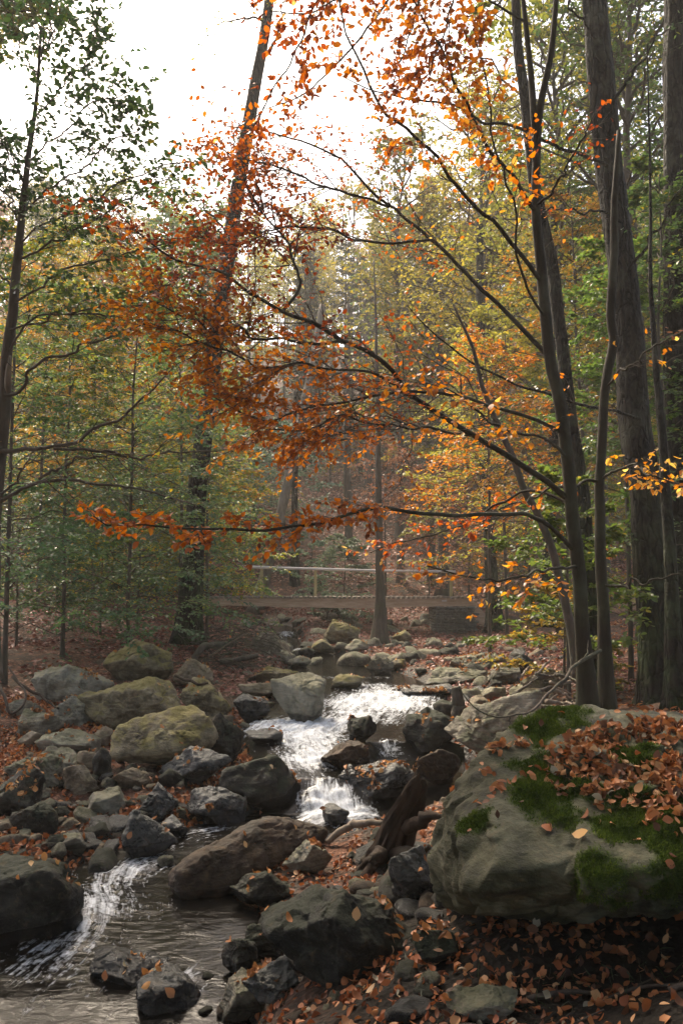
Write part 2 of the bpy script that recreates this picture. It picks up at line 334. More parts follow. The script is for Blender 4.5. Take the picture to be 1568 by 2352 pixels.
def ground_mat():
    m, t = mat_new("leaf covered forest floor"); L = t.links
    tc = N_(t, "ShaderNodeTexCoord"); v = tc.outputs["Object"]
    vo = N_(t, "ShaderNodeTexVoronoi"); vo.inputs["Scale"].default_value = 26; vo.inputs["Randomness"].default_value = 1; L.new(mapping(t, v, (1, 1, 1)), vo.inputs["Vector"])
    sx = N_(t, "ShaderNodeSeparateColor"); L.new(vo.outputs["Color"], sx.inputs[0])
    col = ramp(t, [(0, (.035, .02, .014)), (.45, (.10, .045, .028)), (.8, (.19, .09, .055)), (1, (.27, .15, .10))], sx.outputs[0]).outputs[0]
    big = noise(t, .5, 5, .6, v); mid = noise(t, 3, 6, .65, v); fine = noise(t, 30, 6, .7, v)
    soil_and_shade = ramp(t, [(.35, (.018, .014, .010)), (.65, (.055, .043, .031))], mid.outputs[0]).outputs[0]
    col = mixc(t, ramp(t, [(.42, 0), (.6, 1)], mid.outputs[0]).outputs[0], col, soil_and_shade)
    col = mixc(t, math_(t, 'MULTIPLY', ramp(t, [(.55, 0), (.7, 1)], big.outputs[0]).outputs[0], .35), col, (.04, .045, .018))
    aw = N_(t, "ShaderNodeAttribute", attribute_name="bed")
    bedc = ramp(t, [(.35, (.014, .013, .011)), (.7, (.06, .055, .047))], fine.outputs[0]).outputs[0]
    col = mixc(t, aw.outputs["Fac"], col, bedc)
    so_ = N_(t, "ShaderNodeAttribute", attribute_name="soil_and_shade"); col = mixc(t, so_.outputs["Fac"], col, ramp(t, [(.35, (.008, .0065, .005)), (.7, (.026, .021, .016))], fine.outputs[0]).outputs[0])  # extra dark soil colour that also carries the near bank's shade
    p = N_(t, "ShaderNodeBsdfPrincipled"); p.inputs["Specular IOR Level"].default_value = .15; L.new(col, p.inputs["Base Color"])
    L.new(ramp(t, [(0, .85), (1, .4)], aw.outputs["Fac"]).outputs[0], p.inputs["Roughness"])
    b = N_(t, "ShaderNodeBump"); b.inputs["Strength"].default_value = .9; b.inputs["Distance"].default_value = .04
    L.new(math_(t, 'ADD', math_(t, 'MULTIPLY', vo.outputs["Distance"], .6), math_(t, 'ADD', mid.outputs[0], math_(t, 'MULTIPLY', fine.outputs[0], .4))), b.inputs["Height"]); L.new(b.outputs[0], p.inputs["Normal"])
    o = N_(t, "ShaderNodeOutputMaterial"); L.new(p.outputs[0], o.inputs[0]); return m
M['ground'] = ground_mat()

def water_mat():
    m, t = mat_new("stream water and foam"); L = t.links
    fl = N_(t, "ShaderNodeAttribute", attribute_name="flow"); fo = N_(t, "ShaderNodeAttribute", attribute_name="foam"); tc = N_(t, "ShaderNodeTexCoord")
    v1 = mapping(t, fl.outputs["Vector"], (3.0, 13, 1)); v2 = mapping(t, fl.outputs["Vector"], (9, 36, 1)); v3 = mapping(t, fl.outputs["Vector"], (6.0, 16, 1))
    s1 = noise(t, 1.0, 6, .65, v1, 1.2); s2 = noise(t, 1.0, 6, .7, v2, 1.0); rip = noise(t, 8, 5, .6, mapping(t, tc.outputs["Object"], (.7, 1.5, 1)), 1.6); w3 = noise(t, 22, 5, .6, tc.outputs["Object"], .4)
    st = math_(t, 'ADD', math_(t, 'MULTIPLY', s1.outputs[0], .42), math_(t, 'ADD', math_(t, 'MULTIPLY', s2.outputs[0], .30), math_(t, 'MULTIPLY', w3.outputs[0], .28)))
    x = math_(t, 'ADD', math_(t, 'MULTIPLY', math_(t, 'SUBTRACT', st, .5), 2.6), fo.outputs["Fac"])
    f = ramp(t, [(.40, 0), (.54, .38), (.74, .8), (1, 1)], x).outputs[0]
    p = N_(t, "ShaderNodeBsdfPrincipled"); p.inputs["Base Color"].default_value = (.009, .008, .0065, 1); p.inputs["Roughness"].default_value = .06
    p.inputs["IOR"].default_value = 1.33; p.inputs["Specular IOR Level"].default_value = .24
    q = N_(t, "ShaderNodeBsdfPrincipled"); q.inputs["Roughness"].default_value = .55; q.inputs["Specular IOR Level"].default_value = .3
    L.new(ramp(t, [(.36, (.28, .28, .29)), (.5, (.60, .63, .67)), (.66, (.82, .86, .92))], st).outputs[0], q.inputs["Base Color"])  # foam white tinted blue to stand for reflected sky
    b = N_(t, "ShaderNodeBump"); b.inputs["Strength"].default_value = .42; b.inputs["Distance"].default_value = .016
    L.new(math_(t, 'ADD', math_(t, 'MULTIPLY', rip.outputs[0], .9), math_(t, 'MULTIPLY', w3.outputs[0], .25)), b.inputs["Height"])
    b2 = N_(t, "ShaderNodeBump"); b2.inputs["Strength"].default_value = .8; b2.inputs["Distance"].default_value = .03; L.new(st, b2.inputs["Height"])
    L.new(b.outputs[0], p.inputs["Normal"]); L.new(b2.outputs[0], q.inputs["Normal"])
    mx = N_(t, "ShaderNodeMixShader"); L.new(f, mx.inputs[0]); L.new(p.outputs[0], mx.inputs[1]); L.new(q.outputs[0], mx.inputs[2])
    o = N_(t, "ShaderNodeOutputMaterial"); L.new(mx.outputs[0], o.inputs[0]); return m
M['water'] = water_mat()
def plain(name, c1, c2, sc=8, rough=.8, stretch=(1, 1, 1), bump=.4):
    m, t = mat_new(name); L = t.links; tc = N_(t, "ShaderNodeTexCoord"); n = noise(t, sc, 6, .65, mapping(t, tc.outputs["Object"], stretch))
    p = N_(t, "ShaderNodeBsdfPrincipled"); p.inputs["Roughness"].default_value = rough; p.inputs["Specular IOR Level"].default_value = .3
    L.new(ramp(t, [(.3, c1), (.7, c2)], n.outputs[0]).outputs[0], p.inputs["Base Color"])
    b = N_(t, "ShaderNodeBump"); b.inputs["Strength"].default_value = bump; b.inputs["Distance"].default_value = .01; L.new(n.outputs[0], b.inputs["Height"]); L.new(b.outputs[0], p.inputs["Normal"])
    o = N_(t, "ShaderNodeOutputMaterial"); L.new(p.outputs[0], o.inputs[0]); return m
M['beam'] = plain("weathered brown timber", (.36, .245, .165), (.58, .43, .32), 6, .8, (.4, 3, 3))
M['plank'] = plain("dark damp planks", (.17, .14, .11), (.34, .28, .22), 9)
M['rail'] = plain("grey round rail", (.50, .45, .42), (.68, .62, .58), 8, .7, (.3, 2, 2))
M['post'] = plain("yellowish new post", (.36, .28, .13), (.52, .42, .22), 8, .8, (2, 2, .3))
M['stone'] = plain("stacked stones", (.08, .075, .06), (.22, .205, .17), 7)
M['wire'] = plain("rusty wire", (.06, .055, .05), (.12, .11, .10), 20, .5)
M['white'] = plain("white paint", (.7, .7, .68), (.8, .8, .78), 10, .6)
M['black'] = plain("black paint", (.02, .02, .02), (.03, .03, .03), 10, .6)
M['mossfuzz'] = leaf_mat("moss strand", [(0, (.028, .046, .009)), (.6, (.082, .118, .018)), (1, (.20, .22, .045))], .35, .7, .2)
M['grass'] = leaf_mat("low green blade", [(0, (.02, .032, .012)), (1, (.05, .065, .025))], .3)

# ------------------------------------------------------------------ terrain and stream
_YK = [3.0, 4.5, 5.4, 6.4, 7.4, 8.3, 8.72, 9.12, 9.6, 10.5, 11.6, 14, 16.6, 19, 20.4, 20.9, 24.6, 25.3, 30, 36]
_ZK = [-.28, -.20, -.07, 0, .05, .11, .14, .41, .45, .50, .56, .66, .70, .70, .71, .80, .86, 1.0, 1.2, 1.6]
def water_z(x, y):
    a = np.interp(y, _YK, _ZK)
    b = np.interp(y, [3, 8.3, 8.7, 9.3, 9.9, 10.4, 10.62], [-.28, .11, .14, .24, .31, .33, .505])
    k = sstep(x, .28, .42) * (y < 10.62) * (y > 8)
    return a * (1 - k) + b * k
def W3(px, py):
    """pixel -> point on the water surface"""
    r = ray(px, py); lo, hi = 2.5, 60.0
    ys = np.linspace(lo, hi, 6000); t = ys / r[1]; zz = EYE + r[2] * t - water_z(r[0] * t, ys)
    i = np.argmax(zz < 0); y = ys[i]; return np.array([r[0] * y / r[1], y, water_z(r[0] * y / r[1], y)])
main_px = [(560, 1415, 20), (640, 1438, 20), (655, 1462, 18), (680, 1492, 22), (740, 1515, 70), (790, 1545, 115), (850, 1575, 125), (830, 1610, 170), (770, 1650, 175),
           (705, 1690, 105), (730, 1740, 95), (755, 1775, 75), (762, 1850, 75), (755, 1885, 80), (620, 1905, 75), (480, 1920, 70), (370, 1965, 95), (290, 2020, 130), (300, 2090, 190), (290, 2170, 290), (210, 2250, 330), (120, 2340, 380), (20, 2440, 420)]
side_px = [(900, 1610, 60), (892, 1660, 45), (893, 1722, 42), (960, 1742, 80), (965, 1790, 60), (900, 1870, 60), (800, 1885, 50)]
def line(px):
    p = np.array([[*W3(a, b), c * W3(a, b)[1] / F] for a, b, c in px]); return smooth_path(p, 160)
LINES = [line(main_px), line(side_px)]
def stream_query(x, y):
    """signed distance outside the stream edge, arc length s, offset t"""
    best = np.full(x.shape, 1e9); S_ = np.zeros(x.shape); T_ = np.zeros(x.shape); off = 0
    for Ln in LINES:
        sl = np.concatenate([[0], np.cumsum(np.linalg.norm(np.diff(Ln[:, :2], axis=0), axis=1))])
        for i in range(len(Ln) - 1):
            a = Ln[i]; b = Ln[i + 1]; dx, dy = b[0] - a[0], b[1] - a[1]; l2 = dx * dx + dy * dy + 1e-12
            u = np.clip(((x - a[0]) * dx + (y - a[1]) * dy) / l2, 0, 1)
            ex = x - (a[0] + dx * u); ey = y - (a[1] + dy * u)
            d = np.hypot(ex, ey) - (a[3] + (b[3] - a[3]) * u)
            k = d < best
            best = np.where(k, d, best); S_ = np.where(k, sl[i] + u * (sl[i + 1] - sl[i]) + off, S_)
            T_ = np.where(k, (ex * -dy + ey * dx) / math.sqrt(l2), T_)
        off += 37.0
    return best, S_, T_
# control points: pixel and height (or pixel and depth) -> ground
CP = []
def cz(px, py, z):
    r = ray(px, py); t = (z - EYE) / r[2]; CP.append((r[0] * t, r[1] * t, z))
for a in [(0, 1950, .16), (150, 1930, .12), (0, 1800, .38), (0, 1700, .6), (200, 1750, .42), (330, 1850, .24), (200, 1620, .75), (0, 1600, .82), (400, 1800, .36), (500, 1660, .58), (560, 1580, .72),
          (0, 1480, 1.2), (250, 1480, 1.16), (400, 1500, 1.1), (500, 1500, 1.0), (560, 1540, .82), (0, 1400, 1.55), (300, 1405, 1.5), (0, 2120, .0), (600, 1480, .95),
          (1050, 1880, .38), (960, 1960, .36), (860, 2000, .25), (1000, 2080, .55), (800, 2080, .25), (900, 2250, .55), (700, 2290, .28), (580, 2330, .12), (1200, 2150, .74), (1400, 2140, .76), (1600, 2100, .8), (1150, 2300, .58), (1400, 2310, .66), (1568, 2280, .85), (1000, 2350, .55),
          (1050, 1600, .68), (1100, 1560, .78), (1200, 1500, 1.0), (1300, 1480, 1.1), (1250, 1640, .72), (900, 1500, .84), (1000, 1480, .95), (800, 1465, .98), (860, 1482, .86), (1040, 1470, .85), (1120, 1440, 1.12), (1250, 1430, 1.2)]:
    cz(*a)
CP += [(1.9, 7.2, 1.0), (2.6, 7.0, 1.12), (3.2, 9.2, 1.05), (4.5, 10.6, 1.1), (3.0, 5, 1.2), (6, 7, 1.5), (0, 0, .8), (2.5, 1, 1.0), (-2.5, 1.5, -.2), (-5, 4, .5), (-6, 8, 1.0), (-9, 13, 1.7), (-5, 17.8, 1.25), (-4.6, 25, 1.75), (-9, 24, 1.9),
       (-14, 20, 2.6), (9, 16, 1.7), (7, 22, 1.5), (12, 22, 2.4), (4.4, 25, 1.16), (0, 29, 1.25), (-3.5, 29, 1.6), (4, 29, 1.35), (0, -8, 1.0), (8, -5, 2), (-8, -5, 1), (12, 8, 2.6), (-14, 8, 2.2)]
CP = np.array(CP)
def base_h(x, y):
    h = 1.5 + np.where(y > 31, .40 * (y - 31), 0) - np.where(y > 110, .30 * (y - 110), 0)
    h = np.where(y < 31, 1.5 - .02 * (31 - y), h)
    return h + np.maximum(np.abs(x) - 14, 0) * .16 * sstep(y, -10, 25)
_res = CP[:, 2] - base_h(CP[:, 0], CP[:, 1])
_K = np.linalg.norm(CP[:, None, :2] - CP[None, :, :2], axis=-1)
_w = np.linalg.solve(_K - np.eye(len(CP)) * .10, _res - _res.mean())
_m = _res.mean()
def raw_h(x, y):
    s = np.zeros(x.shape)
    for i in range(len(CP)): s += _w[i] * np.hypot(x - CP[i, 0], y - CP[i, 1])
    fall = 1 - sstep(np.hypot(x, (y - 15)), 26, 60)
    fall = fall * (1 - sstep(y, 29, 36))
    h = base_h(x, y) + (s + _m) * fall
    q = np.stack([x, y, 0 * x], -1)
    rough = .035 + .05 * sstep(np.abs(x), 3, 12)
    h = h + fbm(q * 1.3, 5, 4) * rough + fbm(q * .16, 9, 3) * .35 * sstep(y, 30, 45)
    d, s_, t_ = stream_query(x, y) if x.size else (np.zeros(0),) * 3
    k = 1 - sstep(d, -.06, .5)
    bed = water_z(x, y) - .13 + fbm(q * 4, 8, 3) * .03
    far = sstep(y, 29, 33)
    k = k * (1 - far)
    return h * (1 - k) + np.minimum(bed, h) * k, d, s_, t_, k
xs = np.concatenate([-np.geomspace(6.1, 95, 40)[::-1], np.arange(-6, 6.01, .085), np.geomspace(6.1, 95, 40)])
ys = np.concatenate([np.linspace(-40, 1.6, 24), np.arange(1.9, 18, .085), np.geomspace(18.1, 170, 150)])
GX, GY = np.meshgrid(xs, ys)
GZ, GD, _s, _t, GK = raw_h(GX, GY)
def lookup(A, x, y):
    x = np.asarray(x, float); y = np.asarray(y, float)
    i = np.clip(np.searchsorted(xs, x) - 1, 0, len(xs) - 2); j = np.clip(np.searchsorted(ys, y) - 1, 0, len(ys) - 2)
    u = np.clip((x - xs[i]) / (xs[i + 1] - xs[i]), 0, 1); v = np.clip((y - ys[j]) / (ys[j + 1] - ys[j]), 0, 1)
    return A[j, i] * (1 - u) * (1 - v) + A[j, i + 1] * u * (1 - v) + A[j + 1, i] * (1 - u) * v + A[j + 1, i + 1] * u * v
def H(x, y): return lookup(GZ, x, y)
def G3(px, py, dmin=2.6):
    r = ray(px, py); y = np.geomspace(dmin, 150, 5000); x = r[0] * y / r[1]; z = EYE + r[2] * y / r[1]
    hit = z < np.maximum(H(x, y), water_z(x, y) * (y < 26) - 10 * (y >= 26))
    i = np.argmax(hit) if hit.any() else len(y) - 1
    return np.array([x[i], y[i], z[i]])
nx, ny = len(xs), len(ys); idx = np.arange(nx * ny).reshape(ny, nx)
q = np.stack([idx[:-1, :-1], idx[:-1, 1:], idx[1:, 1:], idx[1:, :-1]], -1).reshape(-1, 4)
soil_shade_mask = (1 - sstep(GY, 5.0, 6.3)) * sstep(GX, -.6, .2)  # near right ground painted darker: dark soil plus the shade below the boulder
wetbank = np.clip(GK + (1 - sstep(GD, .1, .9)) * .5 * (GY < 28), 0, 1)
g_ = mk("ground", np.stack([GX, GY, GZ], -1), [q], M['ground'], None, None, True, {"bed": wetbank.ravel(), "soil_and_shade": soil_shade_mask.ravel()})
tag(g_, "leaf covered forest floor rising to a wooded hillside", None, None, "structure")

# water: one sheet that steps down over the ledges
wx = np.arange(-5.2, 3.0, .035); wy = np.concatenate([np.arange(3.2, 12, .028), np.arange(12, 27.5, .07)])
WX, WY = np.meshgrid(wx, wy); sdist, ws, wt = stream_query(WX, WY)
WZ = water_z(WX, WY)
def blob(px, py, rx, ry, a):
    p = W3(px, py); return a * np.exp(-((WX - p[0]) / rx) ** 2 - ((WY - p[1]) / ry) ** 2)
foam = np.zeros(WX.shape) + .05 + .10 * sstep(WY, 8.5, 10)
for b in [(655, 1455, .3, .5, .5), (684, 1492, .25, .5, .4), (760, 1518, .8, .12, .14), (800, 1556, .9, .25, .22), (880, 1600, .7, 1.1, .48), (950, 1625, .6, .7, .40), (800, 1620, .45, .7, .5), (820, 1648, .4, .4, .4), (770, 1665, .35, .35, .35), (960, 1590, .5, .5, .25), (850, 1575, .5, .4, .25),
          (660, 1670, .5, .6, .62), (600, 1668, .3, .3, .3), (720, 1700, .4, .8, .60), (700, 1750, .35, .4, .5), (760, 1740, .2, .4, .3), (892, 1660, .16, .25, .25), (893, 1715, .14, .25, .42), (755, 1830, .24, .24, .52), (720, 1860, .16, .2, .2), (775, 1878, .36, .28, .62), (840, 1880, .2, .14, .4), (700, 1890, .2, .2, .2),
          (480, 1905, .32, .35, .34), (420, 1940, .25, .3, .16), (340, 1975, .28, .35, .34), (280, 2005, .38, .25, .30), (225, 2060, .26, .45, .34), (190, 2120, .26, .4, .30), (130, 2180, .4, .35, .20), (60, 2230, .5, .3, .16), (330, 2080, .35, .3, .20), (430, 2235, .14, .1, .3), (450, 2270, .1, .12, .4), (200, 2270, .7, .35, .12), (400, 2130, .5, .6, .10), (80, 2330, .5, .2, .10)]:  # weak near pool streaks painted as foam in place of bluish sky reflections
    foam += blob(*b)
foam = np.clip(foam, 0, 1)
fq = np.stack([ws * 3.0, wt * 12, 0 * ws], -1)
turb = sstep(foam, .3, .8)
WZ = WZ + fbm(fq, 3, 3) * (.002 + .024 * turb) + fbm(np.stack([WX * 7, WY * 15, 0 * WX], -1), 4, 3) * (.0012 + .024 * turb)
WZ = WZ + turb * .03
WZ += (1 - sstep(sdist, -.1, .05)) * 0.0 - sstep(sdist, .0, .25) * .06
keep = (sdist < .22)
widx = np.arange(WX.size).reshape(WX.shape)
wq = np.stack([widx[:-1, :-1], widx[:-1, 1:], widx[1:, 1:], widx[1:, :-1]], -1)
kq = keep[:-1, :-1] & keep[:-1, 1:] & keep[1:, 1:] & keep[1:, :-1]
wq = wq[kq].reshape(-1, 4); used = np.unique(wq); rem = np.full(WX.size, -1); rem[used] = np.arange(len(used))
wo = mk("water", np.stack([WX, WY, WZ], -1).reshape(-1, 3)[used], [rem[wq]], M['water'], None, None, True,
        {"flow": np.stack([ws, wt, 0 * ws], -1).reshape(-1, 3)[used], "foam": foam.ravel()[used]})
tag(wo, "shallow stream tumbling in white steps between boulders", None, None, "structure")

# ------------------------------------------------------------------ rocks
_ico = {}
def ico(level):
    if level not in _ico:
        b = bmesh.new(); bmesh.ops.create_icosphere(b, subdivisions=level, radius=1.0)
        _ico[level] = (np.array([v.co[:] for v in b.verts]), np.array([[v.index for v in f.verts] for f in b.faces])); b.free()
    return _ico[level]
def fib(n, g):
    i = np.arange(n) + .5; ph = np.arccos(1 - 2 * i / n); th = math.pi * (1 + 5 ** .5) * i + g.uniform(0, 6.28)
    return nrm(np.stack([np.cos(th) * np.sin(ph), np.sin(th) * np.sin(ph), np.cos(ph)], -1) + g.normal(0, .28, (n, 3)))
def hull_radius(D, n, h, k):
    c = D @ n.T; r = np.where(c > .04, h / np.maximum(c, .04), 30.0); mn = r.min(1, keepdims=True)
    return mn[:, 0] - np.log(np.exp(-k * (r - mn)).sum(1)) / k
def rotm(rx, ry, rz):
    cx, sx_, cy, sy, cz_, sz = math.cos(rx), math.sin(rx), math.cos(ry), math.sin(ry), math.cos(rz), math.sin(rz)
    return np.array([[cz_, -sz, 0], [sz, cz_, 0], [0, 0, 1]]) @ np.array([[cy, 0, sy], [0, 1, 0], [-sy, 0, cy]]) @ np.array([[1, 0, 0], [0, cx, -sx_], [0, sx_, cx]])
def rock_geo(seed, dims, level=5, planes=16, k=16, rough=.06, strata=.02, rot=(0, 0, 0), taper=0.0, lo=.72):
    g = rg(seed); D, Fc = ico(level); n = fib(planes, g); h = g.uniform(lo, 1.0, planes)
    V = D * hull_radius(D, n, h, k)[:, None]
    V = V * np.asarray(dims) / np.abs(V).max(0)
    if taper: V[:, 1:] *= (1 + taper * V[:, :1] / dims[0])
    s = float(np.mean(dims)); o = g.uniform(0, 50, 3)
    V = V + nrm(D / np.asarray(dims)) * (s * facet(V / s, 26, .045 * min(1.0, 14 / k + .2) * min(1.0, (rough / .06) ** 1.6) if level > 3 else .03, g, seed))[:, None]
    q = V / s
    nn = nrm(D / np.asarray(dims))
    ax = nrm(np.array([g.normal(0, .35), g.normal(0, .35), 1.0])); lay = q @ ax * 3.4 + fbm(q * 1.3 + o, seed + 2, 3) * .7
    fr = lay - np.floor(lay); hs = vnoise(np.stack([np.floor(lay) * 7.3, 0 * lay, 0 * lay], -1) + .5 + o, seed)
    band = hs * 1.2 + np.where(fr < .12, fr / .12 - 1, 0) * 1.1 + .5 * vnoise(np.stack([q[:, 0] * 1.6, q[:, 1] * 1.6, q[:, 2] * 9], -1) + o, seed)
    ck = fbm(q * 1.5 + o + 9, seed + 31, 4); crack = np.exp(-(ck / .035) ** 2) * sstep(vnoise(q * 1.1 + o, seed + 40), -.1, .3)
    chip = fbm(q * 7 + o, seed + 8, 4)
    V = V + nn * s * (fbm(q * 1.7 + o, seed, 5, .52)[:, None] * rough + (np.abs(fbm(q * 3.1 + o, seed + 5, 4))[:, None] - .3) * rough * .9 + band[:, None] * strata - crack[:, None] * .045 + chip[:, None] * .018)
    return V @ rotm(*rot).T, Fc
def facet(V, nseed, amp, g, sd):
    # chiselled planes: each cell of the surface is tilted a little about its own centre
    c = V[g.choice(len(V), nseed, replace=False)]; Wp = V + np.stack([fbm(V * 2.2 / np.abs(V).max() + 3 * k, sd + k, 3) for k in range(3)], -1) * np.abs(V).max() * .10
    i = np.concatenate([((w[:, None, :] - c[None]) ** 2).sum(-1).argmin(1) for w in np.array_split(Wp, max(1, len(V) // 8000))])
    t = nrm(g.normal(0, 1, (nseed, 3))); o = g.normal(0, .35, nseed); sc_ = np.abs(V).mean() * 1.1
    return amp * (np.clip(((V - c[i]) * t[i]).sum(-1) / sc_ * 2.2, -1, 1) + o[i])
ROCKS = []
def rock(name, label, mat, px, py, wp, hp, seed, yaw=0, tilt=0, lean=0, depth=.8, level=5, planes=16, k=16, rough=.06, strata=.02, sink=.2, taper=0, dshift=0, group=None, at=None, lo=.72):
    b = G3(px, py) if at is None else np.asarray(at, float); d = b[1] + dshift
    W = wp * d / F / 2; Dp = W * depth; W *= 1 + .8 * Dp / d; Hh = hp * d / F / 2 * (1 + sink) * (1 + .5 * Dp / d)
    V, Fc = rock_geo(seed, (W, Dp, Hh), level, planes, k, rough, strata, (R_(lean), R_(-tilt), R_(yaw)), taper, lo)
    # keep the projected width honest
    c = np.array([(px - CX) / F * (d + Dp * .8) , d + Dp * .8, 0])
    if at is None: c[0] = ray(px, py)[0] / ray(px, py)[1] * (d + Dp * .8)
    zb = EYE + ray(px, py)[2] / ray(px, py)[1] * d
    c[2] = zb + Hh * (1 - 2 * sink / (1 + sink))
    Q = V + c; near = lookup(GD, Q[:, 0], Q[:, 1]); damp = (1 - sstep(Q[:, 2] - water_z(Q[:, 0], Q[:, 1]), .04, .17)) * (1 - sstep(near, .1, .7))
    o = mk(name, V, [Fc], M[mat], None, None, True, {"damp": damp}); o.location = tuple(float(t) for t in c); tag(o, label, "rock" if name != "boulder" else "boulder", group)
    ROCKS.append((c, max(W, Dp))); return o
